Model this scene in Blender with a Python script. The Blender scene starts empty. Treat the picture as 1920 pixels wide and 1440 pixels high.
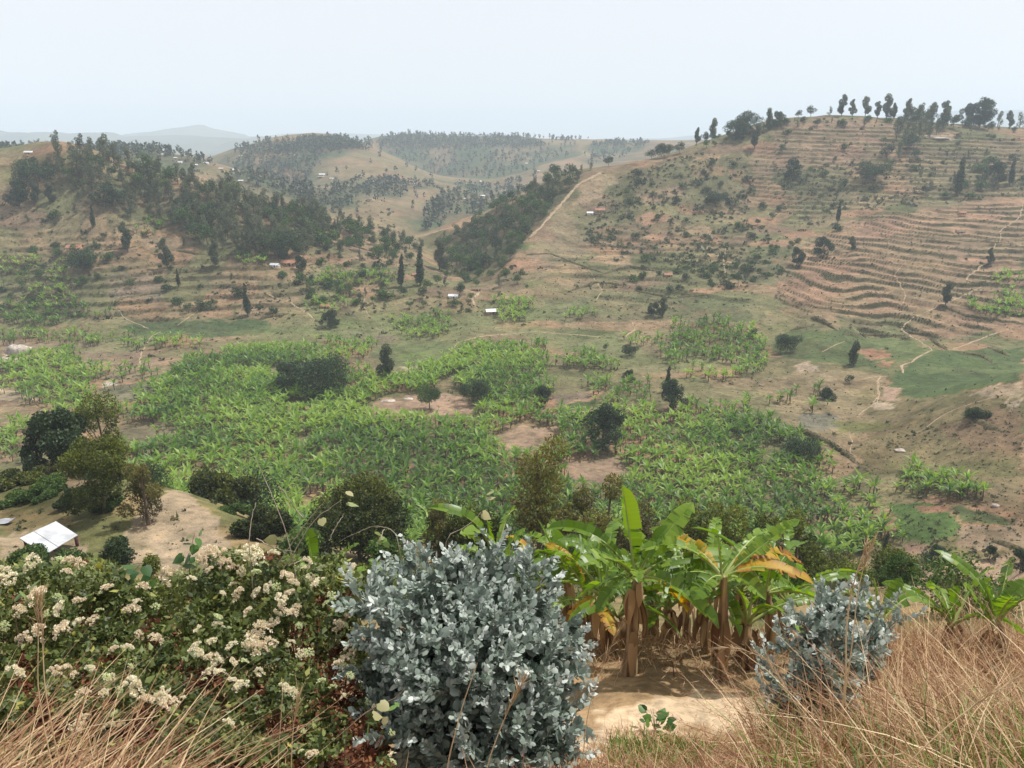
import bpy, math, random
import numpy as np
from mathutils import Vector, Matrix, Euler

R = math.radians
scene = bpy.context.scene
col = scene.collection
rng = np.random.default_rng(7)
random.seed(7)

# ------------------------------------------------------------------ camera
CAM_H = 65.0
PITCH = R(17.1)
FPX = 1478.0                       # focal length in pixels of the 1920 px wide photograph
cam_d = bpy.data.cameras.new("camera")
cam_d.sensor_fit = 'HORIZONTAL'
cam_d.angle = 2 * math.atan(960 / FPX)
cam_d.clip_start = 0.05
cam_d.clip_end = 40000
cam = bpy.data.objects.new("camera", cam_d)
cam.location = (0, 0, CAM_H)
cam.rotation_euler = (R(90) - PITCH, 0, 0)
col.objects.link(cam)
scene.camera = cam

# ------------------------------------------------------------------ sky and sun
SUN_EL, SUN_AZ = R(62), R(58)      # azimuth measured from +Y (view direction) towards +X
world = bpy.data.worlds.new("World")
scene.world = world
world.use_nodes = True
wn = world.node_tree.nodes
wl = world.node_tree.links
wn.clear()
sky = wn.new("ShaderNodeTexSky")
sky.sky_type = 'NISHITA'
sky.sun_disc = False
sky.sun_elevation = SUN_EL
sky.sun_rotation = SUN_AZ
sky.altitude = 1600
sky.air_density = 1.0
sky.dust_density = 4.0
sky.ozone_density = 1.0
veil = wn.new("ShaderNodeMix")     # thin even dry-season haze in front of the blue sky
veil.data_type = 'RGBA'
veil.inputs[0].default_value = 0.80
veil.inputs[7].default_value = (9.95, 9.9, 10.0, 1)
bg = wn.new("ShaderNodeBackground")
bg.inputs[1].default_value = 0.092
wo = wn.new("ShaderNodeOutputWorld")
wl.new(sky.outputs[0], veil.inputs[6])
wl.new(veil.outputs[2], bg.inputs[0])
wl.new(bg.outputs[0], wo.inputs[0])

sun_d = bpy.data.lights.new("sun", 'SUN')
sun_d.energy = 5.0
sun_d.angle = R(1.2)
sun_d.color = (1.0, 0.965, 0.90)
sun = bpy.data.objects.new("sun", sun_d)
sdir = Vector((math.sin(SUN_AZ) * math.cos(SUN_EL), math.cos(SUN_AZ) * math.cos(SUN_EL), math.sin(SUN_EL)))
sun.rotation_euler = sdir.to_track_quat('Z', 'Y').to_euler()
sun.location = (0, 0, 400)
col.objects.link(sun)

vs = scene.view_settings
vs.view_transform = 'Standard'
vs.look = 'None'
vs.gamma = 1.0
vs.use_curve_mapping = False
vs.exposure = 0.18
scene.render.engine = 'CYCLES'
cy = scene.cycles
cy.max_bounces = 5
cy.diffuse_bounces = 3
cy.glossy_bounces = 2
cy.transmission_bounces = 3
cy.volume_bounces = 1
cy.transparent_max_bounces = 6
cy.use_denoising = True
try:
    cy.denoiser = 'OPENIMAGEDENOISE'
    cy.denoising_input_passes = 'RGB_ALBEDO_NORMAL'
except Exception:
    pass

# ------------------------------------------------------------------ helpers: pixels of the photograph to places on the ground
cP, sP = math.cos(PITCH), math.sin(PITCH)
def ray(px, py):
    xc = (px - 960.0) / FPX
    yc = (720.0 - py) / FPX
    return xc, cP + yc * sP, -sP + yc * cP
def at(px, py, Y):
    dx, dy, dz = ray(px, py)
    s = Y / dy
    return np.array((dx * s, Y, CAM_H + dz * s))

class Noise:
    def __init__(self, seed, n=256):
        self.g = np.random.default_rng(seed).random((n, n)); self.n = n
    def __call__(self, x, y):
        n = self.n
        xi = np.floor(x).astype(int); yi = np.floor(y).astype(int)
        fx = x - xi; fy = y - yi
        fx = fx * fx * (3 - 2 * fx); fy = fy * fy * (3 - 2 * fy)
        a = self.g[xi % n, yi % n]; b = self.g[(xi + 1) % n, yi % n]
        c = self.g[xi % n, (yi + 1) % n]; d = self.g[(xi + 1) % n, (yi + 1) % n]
        return (a * (1 - fx) + b * fx) * (1 - fy) + (c * (1 - fx) + d * fx) * fy - 0.5
    def fbm(self, x, y, o=4):
        v = 0; a = 1.0
        for k in range(o):
            v = v + a * self(x * 2 ** k + 17.3 * k, y * 2 ** k + 5.1 * k); a *= 0.5
        return v
N1, N2, N3 = Noise(1), Noise(2), Noise(3)
def sstep(a, b, x):
    t = np.clip((x - a) / (b - a), 0, 1)
    return t * t * (3 - 2 * t)

# ------------------------------------------------------------------ terrain: spline through surveyed points
CP = []
def cpx(Y, *pts):
    for px, py in pts: CP.append(at(px, py, Y))
def cp(*pts):
    for px, py, Y in pts: CP.append(at(px, py, Y))
def cw(*pts):
    for p in pts: CP.append(np.array(p, float))
# the slope below the viewer
for x in (-14, -5, 5, 14):
    cw((x, 12, 65 - 8.3), (x * 1.5, 20, 65 - 13.2))
cw((-26, 28, 49), (0, 30, 46.5), (24, 30, 46.5), (44, 32, 46))
cp((90, 1045, 46), (20, 985, 54), (330, 1050, 47), (330, 930, 60), (400, 960, 56), (230, 900, 66), (60, 900, 68), (-150, 960, 60))
cw((-8, 45, 38.5), (20, 50, 34), (45, 50, 34), (-5, 65, 28), (25, 75, 19), (55, 75, 20), (-28, 80, 22), (-60, 85, 24), (-75, 70, 34))
cw((0, 95, 8), (35, 95, 8), (-35, 105, 8), (-75, 110, 11), (70, 96, 9), (-110, 110, 14))
# valley floor
cw((0, 118, 1), (35, 115, 1), (-40, 130, 1), (-80, 140, 2), (-110, 160, 2.5), (65, 115, 2.0))
for y in (160, 200, 240):
    for u in (-.62, -.4, -.2, 0, .2, .35): cw((u * y, y, 0.5 + 2.2 * max(0, -u - .3)))
for u in (-.45, -.25, -.05, .15, .32, .45): cw((u * 272, 272, 0.8))
cw((118, 235, 1), (150, 250, 2))
# grassy spur on the right
cp((1920, 708, 165), (1850, 728, 166), (1760, 752, 172), (1660, 785, 176), (2050, 680, 160), (2200, 660, 150))
cp((1900, 900, 130), (1760, 900, 138), (1650, 880, 148), (1900, 1010, 108), (1720, 1000, 117), (2050, 900, 125))
cp((1900, 800, 148), (1760, 830, 154), (1900, 1080, 98), (1750, 1080, 102))
cw((128, 205, 3), (100, 205, 1), (160, 205, 5))
# right hill
cp((1900, 640, 254), (1900, 560, 296), (1900, 450, 365), (1900, 350, 445), (1900, 243, 545))
cp((2060, 600, 270), (2060, 450, 365), (2060, 340, 450), (2060, 245, 545))
cp((1750, 620, 262), (1750, 520, 318), (1750, 420, 388), (1750, 320, 462), (1750, 232, 540))
cp((1600, 610, 270), (1600, 560, 300), (1600, 450, 375), (1600, 350, 448), (1600, 222, 530))
cp((1480, 560, 302), (1480, 460, 375), (1480, 350, 450), (1480, 226, 520))
cp((1400, 590, 287), (1400, 540, 322), (1400, 450, 388), (1400, 350, 452), (1400, 252, 505))
cp((1300, 560, 308), (1300, 480, 366), (1300, 390, 430), (1300, 280, 492))
cp((1200, 585, 297), (1200, 520, 338), (1200, 430, 405), (1200, 304, 480))
cp((1100, 560, 312), (1100, 500, 352), (1100, 400, 425), (1100, 322, 472))
cp((1000, 540, 328), (1000, 490, 362), (1010, 430, 402), (1060, 360, 446), (975, 480, 368))
cp((1050, 328, 485), (950, 375, 492), (880, 412, 482), (830, 440, 470), (920, 440, 440), (960, 420, 432), (880, 490, 405), (850, 520, 372), (900, 530, 350))
cw((150, 640, 40), (250, 660, 60), (330, 680, 62), (60, 600, 5), (420, 700, 60))
# left hill
cp((-100, 312, 370), (0, 308, 375), (100, 282, 380), (170, 296, 385), (250, 315, 395), (400, 348, 405), (500, 388, 405), (600, 404, 412), (700, 434, 415), (770, 467, 405), (812, 500, 388))
cp((100, 600, 285), (100, 540, 305), (100, 480, 325), (100, 400, 348), (100, 340, 365), (0, 500, 318), (0, 400, 345), (0, 600, 285), (-120, 500, 318), (-120, 400, 345))
cp((300, 605, 285), (300, 550, 302), (300, 500, 322), (300, 420, 355), (500, 595, 289), (500, 540, 306), (500, 490, 330), (500, 430, 372))
cp((650, 585, 293), (650, 550, 312), (650, 500, 345), (650, 450, 385))
# the knoll at its foot
cp((800, 542, 318), (880, 553, 314), (720, 532, 324), (950, 588, 302), (800, 600, 291), (800, 622, 279), (900, 605, 292), (680, 610, 284), (760, 510, 350))
# the valley and the hills beyond
cw((-60, 520, 6), (-40, 450, 1.5), (-160, 520, 15), (-260, 520, 28), (0, 540, 6), (-330, 500, 40))
cp((760, 445, 580), (820, 418, 640), (700, 400, 640), (600, 385, 640), (880, 385, 720), (950, 360, 760), (780, 372, 760), (650, 352, 780))
cp((-100, 275, 720), (0, 282, 700), (100, 280, 720), (200, 275, 740), (300, 282, 780), (400, 300, 740), (330, 310, 690), (470, 325, 720), (550, 345, 720), (250, 300, 690))
cw((-500, 880, 20), (-350, 950, 15), (-250, 900, 12))
cp((460, 272, 1150), (520, 263, 1200), (600, 258, 1220), (680, 266, 1150), (540, 290, 1000), (620, 300, 980), (680, 320, 900), (450, 300, 1000))
cw((-300, 1400, 30), (-150, 1300, 20))
cp((700, 258, 1500), (790, 248, 1550), (860, 255, 1520), (950, 258, 1560), (1060, 258, 1600), (1150, 261, 1600), (1250, 264, 1600), (1400, 262, 1600), (1700, 262, 1600))
cp((740, 290, 1300), (820, 320, 1180), (900, 345, 1050), (1000, 310, 1150), (1060, 290, 1300), (960, 300, 1280), (880, 285, 1350), (1150, 290, 1250), (1000, 350, 900), (1120, 330, 900))
cw((-1200, 1500, 50), (-800, 1800, 40), (-300, 2000, 30), (200, 2000, 40), (700, 2000, 40), (1200, 1800, 50), (-1500, 2600, 30), (0, 2600, 25), (1600, 2600, 30), (900, 1100, 30), (700, 900, 30))
CP = np.array(CP)
def cc(X, Y): return X / (Y + 12.0) * 2.0, np.log(Y + 12.0)
_cu, _cv = cc(CP[:, 0], CP[:, 1])
def _phi(r2): return 0.5 * r2 * np.log(r2 + 1e-12)
_n = len(CP)
_K = _phi((_cu[:, None] - _cu) ** 2 + (_cv[:, None] - _cv) ** 2) + 2e-4 * np.eye(_n)
_P = np.stack([np.ones(_n), _cu, _cv], 1)
_A = np.block([[_K, _P], [_P.T, np.zeros((3, 3))]])
_w = np.linalg.solve(_A, np.concatenate([CP[:, 2], np.zeros(3)]))

Yr = np.concatenate([np.linspace(-10, 2, 25)[:-1], np.linspace(2, 12, 60)[:-1], np.linspace(12, 105, 100)[:-1], np.linspace(105, 320, 360)[:-1],
                     np.linspace(320, 560, 250)[:-1], np.geomspace(560, 2600, 120)])
Ur = np.linspace(-0.80, 0.80, 440)
GU, GY = np.meshgrid(Ur, Yr)            # rows: distance, columns: bearing
GX = GU * (GY + 12.0)
def spline(X, Y):
    out = np.empty(X.size); X = X.ravel(); Y = Y.ravel()
    for s in range(0, X.size, 40000):
        u, v = cc(X[s:s + 40000], np.maximum(Y[s:s + 40000], 4))
        k = _phi((u[:, None] - _cu) ** 2 + (v[:, None] - _cv) ** 2)
        out[s:s + 40000] = k @ _w[:_n] + _w[_n] + _w[_n + 1] * u + _w[_n + 2] * v
    return out
GZ = spline(GX, GY).reshape(GX.shape)
near = CAM_H + np.interp(GY, [-10, 0, 4.3, 6.8, 9.6, 14], [2.0, -1.6, -3.95, -5.95, -7.0, -9.5])
near = near + 0.25 * N1.fbm(GX * .5, GY * .5, 3) + 0.05 * N2.fbm(GX * 3, GY * 3, 3)
GZ = near + (GZ - near) * sstep(9.5, 16, GY)
fl = np.exp(-(np.maximum(GZ, 0) / 6.0)) * sstep(120, 140, GY) * (1 - sstep(260, 300, GY))   # how flat: the valley floor
amp = np.interp(GY, [10, 60, 150, 300, 560, 1600], [.3, .9, 1.0, 2.2, 3.5, 9])
GZ = GZ + sstep(11, 30, GY) * amp * (1 - .75 * fl) * N1.fbm(GX / (amp * 14), GY / (amp * 14), 4)
# gullies of the far hills
far = sstep(600, 900, GY)
rid = 0.5 - np.abs(N3.fbm(GX / 170 + .3 * N1(GX / 90, GY / 90), GY / 330, 3))
GZ = GZ + far * 22 * (rid - .42) * (1 - .55 * sstep(1400, 1560, GY))
def ground_z(X, Y):
    return grid(GZ, X, Y)
def grid(A, X, Y):
    X = np.asarray(X, float); Y = np.asarray(Y, float)
    fy = np.clip(np.interp(Y, Yr, np.arange(len(Yr))), 0, len(Yr) - 1.001)
    fu = np.clip((X / (Y + 12.0) - Ur[0]) / (Ur[1] - Ur[0]), 0, len(Ur) - 1.001)
    i = fy.astype(int); j = fu.astype(int); a = fy - i; b = fu - j
    return (A[i, j] * (1 - b) + A[i, j + 1] * b) * (1 - a) + (A[i + 1, j] * (1 - b) + A[i + 1, j + 1] * b) * a
_Ym = np.geomspace(3.0, 2550, 1250)
def ground_at(px, py, ymin=3.0):
    """where the sight line through a pixel of the photograph meets the ground"""
    dx, dy, dz = ray(px, py)
    Y = _Ym[_Ym >= ymin]; X = dx / dy * Y
    g = ground_z(X, Y) - (CAM_H + dz / dy * Y)
    k = np.argmax(g > 0)
    if g[k] <= 0: return None
    if k > 0:
        t = g[k - 1] / (g[k - 1] - g[k]); y = Y[k - 1] + t * (Y[k] - Y[k - 1])
    else: y = Y[0]
    x = dx / dy * y
    return Vector((x, y, float(ground_z(x, y))))
# ------------------------------------------------------------------ terraces cut into the slopes
c4 = lambda *p: [(1440 + x / 4, 380 + y / 4) for x, y in p]
BK4 = [c4(*p) for p in (
 ((60, 660), (200, 710), (330, 770), (440, 795), (640, 810), (820, 865)), ((165, 605), (290, 655), (400, 700), (520, 735)), ((30, 710), (120, 750), (240, 820)),
 ((270, 570), (380, 610), (560, 650)), ((330, 490), (420, 550), (520, 590), (590, 630)), ((420, 460), (560, 490), (720, 515), (900, 550), (1150, 580)),
 ((430, 510), (600, 550), (800, 580), (1000, 610), (1300, 660), (1460, 690), (1640, 720)), ((610, 625), (760, 630), (950, 660), (1200, 690), (1310, 715)),
 ((650, 440), (720, 465), (850, 490), (1110, 520)), ((660, 400), (780, 415), (950, 450), (1150, 480)), ((660, 345), (860, 385), (1060, 415), (1300, 440), (1480, 470), (1590, 485)),
 ((720, 300), (900, 310), (1060, 345), (1270, 375)), ((1060, 305), (1250, 325), (1400, 345), (1540, 360)), ((710, 270), (860, 275), (1040, 300)), ((450, 235), (560, 255), (680, 270)),
 ((580, 170), (740, 205), (900, 240), (1100, 270), (1330, 285)), ((860, 180), (1000, 205), (1180, 220), (1330, 240)), ((880, 120), (1000, 150), (1200, 190), (1400, 215)),
 ((1000, 75), (1100, 105), (1300, 115)), ((1450, 80), (1600, 95), (1760, 110)), ((1140, 150), (1300, 150), (1560, 165)), ((1480, 230), (1620, 260), (1760, 275)),
 ((1760, 310), (1920, 325)), ((1180, 495), (1320, 510), (1480, 540)), ((960, 535), (1080, 540), (1200, 550)), ((740, 680), (880, 690), (1010, 715), (1120, 745)),
 ((920, 755), (1030, 790)), ((1070, 795), (1170, 815)), ((1190, 750), (1280, 770)), ((990, 845), (1100, 865), (1250, 905), (1400, 940), (1600, 990)), ((900, 885), (1040, 915)),
 ((480, 840), (580, 870), (690, 890)), ((550, 990), (750, 995), (1060, 995)), ((1280, 770), (1380, 800), (1480, 850), (1700, 880), (1920, 910)), ((1380, 610), (1500, 615), (1650, 600)),
 ((300, 210), (430, 230)), ((250, 345), (370, 380)), ((0, 810), (120, 855), (210, 885)), ((320, 860), (400, 890), (520, 960)), ((1030, 970), (1240, 1000)), ((640, 95), (780, 110)),
 ((640, 150), (760, 140)), ((1190, 30), (1340, 75)), ((470, 325), (540, 400), (640, 420)), ((1500, 400), (1700, 408), (1920, 420)), ((1740, 440), (1920, 460)), ((1230, 1040), (1340, 1105)),
 ((1420, 1120), (1600, 1150), (1680, 1200)), ((1650, 1085), (1800, 1150)), ((1600, 180), (1760, 185), (1920, 195)), ((1350, 20), (1600, 15), (1900, 5)), ((1600, 60), (1880, 70)))]

def inside(P, X, Y):
    r = np.zeros(X.shape, bool); n = len(P)
    for k in range(n):
        x0, y0 = P[k]; x1, y1 = P[(k + 1) % n]
        c = ((y0 > Y) != (y1 > Y))
        with np.errstate(divide='ignore', invalid='ignore'):
            r ^= c & (X < (x1 - x0) * (Y - y0) / (y1 - y0) + x0)
    return r
def world_poly(pts, ymin=12.0):
    out = []
    for k, (px, py) in enumerate(pts):
        qx, qy = pts[(k + 1) % len(pts)]
        for t in (0, .34, .67):
            g = ground_at(px + (qx - px) * t, py + (qy - py) * t, ymin)
            if g is not None: out.append((g.x, g.y))
    return out
STEP, TILT = 1.75, .062
tp, te = [], []
for b in BK4:
    P = [g for g in (ground_at(*p) for p in b) if g is not None]
    f = np.array([g.z + TILT * (g.x - 150) for g in P]); lev = (np.round(f.mean() / STEP - .9) + .9) * STEP
    for g, q in zip(P, f): tp.append((g.x / 40, g.y / 40)); te.append(lev - q)
tp = np.array(tp); te = np.array(te); nt_ = len(tp)
Kt = _phi(((tp[:, None] - tp[None]) ** 2).sum(-1)) + .02 * np.eye(nt_); Pt = np.concatenate([np.ones((nt_, 1)), tp], 1)
wt = np.linalg.solve(np.block([[Kt, Pt], [Pt.T, np.zeros((3, 3))]]), np.concatenate([te, np.zeros(3)]))
def blur(a, n):
    for _ in range(n):
        a = (np.roll(a, 1, 0) + np.roll(a, -1, 0) + 2 * a) / 4; a = (np.roll(a, 1, 1) + np.roll(a, -1, 1) + 2 * a) / 4
    return a
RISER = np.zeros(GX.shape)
def terrace(poly, step, tilt, amt, fit, seed):
    global GZ
    P = world_poly(poly); m = inside(P, GX + 8 * N1.fbm(GX / 20 + seed, GY / 20, 3), GY + 8 * N2.fbm(GX / 20, GY / 20 + seed, 3)).astype(float)
    m = blur(m, 10) * amt; k = np.nonzero(m > .01)
    x, y, z = GX[k], GY[k], GZ[k]
    ph = z + tilt * (x - 150) + (.35 if fit else 1.2) * N3.fbm(x / 35 + seed, y / 35, 2)
    if fit:
        q = np.stack([x / 40, y / 40], 1); e = np.empty(len(q))
        for s in range(0, len(q), 20000): e[s:s + 20000] = _phi(((q[s:s + 20000, None] - tp[None]) ** 2).sum(-1)) @ wt[:nt_] + wt[nt_] + q[s:s + 20000] @ wt[nt_ + 1:]
        ph = ph + np.clip(e, -4, 4)
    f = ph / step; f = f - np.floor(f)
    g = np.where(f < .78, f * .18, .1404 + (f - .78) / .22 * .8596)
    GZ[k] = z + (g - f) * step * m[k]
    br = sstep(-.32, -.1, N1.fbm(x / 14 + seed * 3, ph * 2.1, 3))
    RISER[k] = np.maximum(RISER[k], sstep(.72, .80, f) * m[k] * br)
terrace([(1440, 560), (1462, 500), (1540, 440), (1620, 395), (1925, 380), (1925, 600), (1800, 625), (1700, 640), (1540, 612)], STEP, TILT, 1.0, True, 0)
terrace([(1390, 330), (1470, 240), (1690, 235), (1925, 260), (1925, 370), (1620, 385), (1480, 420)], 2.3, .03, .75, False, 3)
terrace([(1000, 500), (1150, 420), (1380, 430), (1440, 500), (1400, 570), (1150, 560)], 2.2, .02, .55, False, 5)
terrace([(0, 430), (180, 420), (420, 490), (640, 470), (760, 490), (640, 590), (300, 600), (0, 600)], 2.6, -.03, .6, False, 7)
# ------------------------------------------------------------------ mesh helpers
def mesh(name, V, Q=None, T=None, tint=None, smooth=False, colors=None, mi=None):
    me = bpy.data.meshes.new(name)
    V = np.asarray(V, np.float32).reshape(-1, 3)
    parts = []; starts = []; tot = 0; cnt = []
    for F, k in ((Q, 4), (T, 3)):
        if F is not None and len(F):
            F = np.asarray(F, np.int32).reshape(-1, k)
            parts.append(F.ravel()); cnt.append(np.full(len(F), k, np.int32))
    loops = np.concatenate(parts); cnt = np.concatenate(cnt)
    st = np.concatenate([[0], np.cumsum(cnt)[:-1]]).astype(np.int32)
    me.vertices.add(len(V)); me.vertices.foreach_set('co', V.ravel())
    me.loops.add(len(loops)); me.loops.foreach_set('vertex_index', loops)
    me.polygons.add(len(cnt)); me.polygons.foreach_set('loop_start', st)
    if smooth: me.polygons.foreach_set('use_smooth', np.ones(len(cnt), bool))
    if mi is not None: me.polygons.foreach_set('material_index', np.asarray(mi, np.int32))
    if tint is not None:
        a = me.attributes.new('tint', 'FLOAT', 'POINT'); a.data.foreach_set('value', np.asarray(tint, np.float32))
    if colors is not None:
        a = me.attributes.new('paint', 'FLOAT_COLOR', 'POINT'); a.data.foreach_set('color', np.asarray(colors, np.float32).ravel())
    me.update(calc_edges=True)
    me.validate()
    return me
def obj(name, me, mats=None, parent=None, label=None, cat=None, group=None, kind=None, loc=None, rot=None, scale=None):
    o = bpy.data.objects.new(name, me)
    if mats is not None and me is not None and len(me.materials) == 0:
        for m in (mats if isinstance(mats, (list, tuple)) else [mats]): me.materials.append(m)
    col.objects.link(o)
    if parent is not None: o.parent = parent
    if loc is not None: o.location = loc
    if rot is not None: o.rotation_euler = rot
    if scale is not None: o.scale = (scale,) * 3 if np.isscalar(scale) else scale
    if label: o['label'] = label
    if cat: o['category'] = cat
    if group: o['group'] = group
    if kind: o['kind'] = kind
    return o
def empty(name, loc, label, cat, group=None, rot=(0, 0, 0), scale=1.0):
    o = obj(name, None, label=label, cat=cat, group=group, loc=loc, rot=rot, scale=scale)
    o.empty_display_size = .2
    return o
class MB:
    """collects vertices and faces"""
    def __init__(s): s.V = []; s.Q = []; s.T = []; s.tt = []; s.n = 0
    def add(s, V, Q=None, T=None, tint=0.5):
        V = np.asarray(V, float).reshape(-1, 3)
        if Q is not None and len(Q): s.Q.append(np.asarray(Q).reshape(-1, 4) + s.n)
        if T is not None and len(T): s.T.append(np.asarray(T).reshape(-1, 3) + s.n)
        s.V.append(V); s.n += len(V)
        s.tt.append(np.full(len(V), tint) if np.isscalar(tint) else np.asarray(tint))
    def box(s, c, d, tint=.5, rz=0):
        x, y, z = np.asarray(d) / 2
        V = np.array([(a * x, b * y, e * z) for e in (-1, 1) for a, b in ((-1, -1), (1, -1), (1, 1), (-1, 1))])
        ca, sa = math.cos(rz), math.sin(rz)
        V = V @ np.array([[ca, sa, 0], [-sa, ca, 0], [0, 0, 1]])
        s.add(V + np.asarray(c), [(3, 2, 1, 0), (4, 5, 6, 7), (0, 1, 5, 4), (1, 2, 6, 5), (2, 3, 7, 6), (3, 0, 4, 7)], tint=tint)
    def tube(s, P, r, k=5, tint=.5, cap=True):
        P = np.asarray(P, float); n = len(P)
        r = np.broadcast_to(np.asarray(r, float), (n,))
        D = np.gradient(P, axis=0); D /= np.linalg.norm(D, axis=1)[:, None] + 1e-9
        ref = np.array((0.31, 0.2, 0.93)) if abs(D[0, 2]) < .8 else np.array((1, .1, 0.))
        A = np.cross(D, ref); A /= np.linalg.norm(A, axis=1)[:, None] + 1e-9
        B = np.cross(D, A)
        th = np.arange(k) / k * 2 * np.pi
        V = P[:, None] + r[:, None, None] * (A[:, None] * np.cos(th)[None, :, None] + B[:, None] * np.sin(th)[None, :, None])
        i = np.arange(n - 1)[:, None] * k; j = np.arange(k)[None]; jn = (j + 1) % k
        Q = np.stack([i + j, i + jn, i + k + jn, i + k + j], -1).reshape(-1, 4)
        s.add(V.reshape(-1, 3), Q, tint=tint)
        if cap and r[-1] > 1e-4:
            s.add(V[-1], T=[(0, a, a + 1) for a in range(1, k - 1)], tint=tint)
    def build(s, name, smooth=False, mi=None):
        return mesh(name, np.concatenate(s.V), np.concatenate(s.Q) if s.Q else None, np.concatenate(s.T) if s.T else None,
                    np.concatenate(s.tt), smooth)
    def arrays(s):
        return (np.concatenate(s.V), np.concatenate(s.Q) if s.Q else np.zeros((0, 4), int), np.concatenate(s.T) if s.T else np.zeros((0, 3), int), np.concatenate(s.tt))

# ------------------------------------------------------------------ materials
def nodes(name):
    m = bpy.data.materials.new(name); m.use_nodes = True
    nt = m.node_tree; nt.nodes.clear()
    return m, nt, nt.nodes, nt.links
def ramp(nd, stops):
    r = nd.new("ShaderNodeValToRGB"); e = r.color_ramp.elements
    while len(e) < len(stops): e.new(0.5)
    for k, (p, c) in enumerate(stops): e[k].position = p; e[k].color = (*c, 1)
    return r
def leaf_mat(name, stops, trans=0.35, rough=0.55, spec=0.25, objvar=0.25, tcol=1.25):
    """foliage: colour by the leaf's own tint, some light shining through"""
    m, nt, nd, ln = nodes(name)
    at_ = nd.new("ShaderNodeAttribute"); at_.attribute_name = 'tint'
    oi = nd.new("ShaderNodeObjectInfo")
    ma = nd.new("ShaderNodeMath"); ma.operation = 'MULTIPLY_ADD'; ma.inputs[1].default_value = objvar; ln.new(oi.outputs['Random'], ma.inputs[0])
    ad = nd.new("ShaderNodeMath"); ad.operation = 'ADD'; ad.inputs[1].default_value = -objvar / 2; ad.use_clamp = True
    ln.new(at_.outputs['Fac'], ma.inputs[2]); ln.new(ma.outputs[0], ad.inputs[0])
    r = ramp(nd, stops); ln.new(ad.outputs[0], r.inputs[0])
    b = nd.new("ShaderNodeBsdfPrincipled"); b.inputs['Roughness'].default_value = rough
    b.inputs['Specular IOR Level'].default_value = spec
    ln.new(r.outputs[0], b.inputs['Base Color'])
    out = nd.new("ShaderNodeOutputMaterial")
    if trans > 0:
        t = nd.new("ShaderNodeBsdfTranslucent")
        hs = nd.new("ShaderNodeHueSaturation"); hs.inputs['Value'].default_value = tcol; hs.inputs['Saturation'].default_value = 1.1
        ln.new(r.outputs[0], hs.inputs['Color']); ln.new(hs.outputs[0], t.inputs[0])
        mx = nd.new("ShaderNodeMixShader"); mx.inputs[0].default_value = trans
        ln.new(b.outputs[0], mx.inputs[1]); ln.new(t.outputs[0], mx.inputs[2]); ln.new(mx.outputs[0], out.inputs[0])
    else: ln.new(b.outputs[0], out.inputs[0])
    return m
def rough_mat(name, c1, c2, scale=6.0, rough=0.85, bump=0.3, spec=0.2, metal=0.0, detail=5, stretch=None):
    m, nt, nd, ln = nodes(name)
    tc = nd.new("ShaderNodeTexCoord"); mp = nd.new("ShaderNodeMapping")
    if stretch: mp.inputs['Scale'].default_value = stretch
    ln.new(tc.outputs['Object'], mp.inputs[0])
    n = nd.new("ShaderNodeTexNoise"); n.inputs['Scale'].default_value = scale; n.inputs['Detail'].default_value = detail
    ln.new(mp.outputs[0], n.inputs['Vector'])
    r = ramp(nd, [(.32, c1), (.68, c2)]); ln.new(n.outputs[0], r.inputs[0])
    b = nd.new("ShaderNodeBsdfPrincipled"); b.inputs['Roughness'].default_value = rough; b.inputs['Metallic'].default_value = metal
    b.inputs['Specular IOR Level'].default_value = spec
    ln.new(r.outputs[0], b.inputs['Base Color'])
    bp = nd.new("ShaderNodeBump"); bp.inputs['Strength'].default_value = bump; bp.inputs['Distance'].default_value = .05
    ln.new(n.outputs[0], bp.inputs['Height']); ln.new(bp.outputs[0], b.inputs['Normal'])
    out = nd.new("ShaderNodeOutputMaterial"); ln.new(b.outputs[0], out.inputs[0])
    return m
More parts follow.
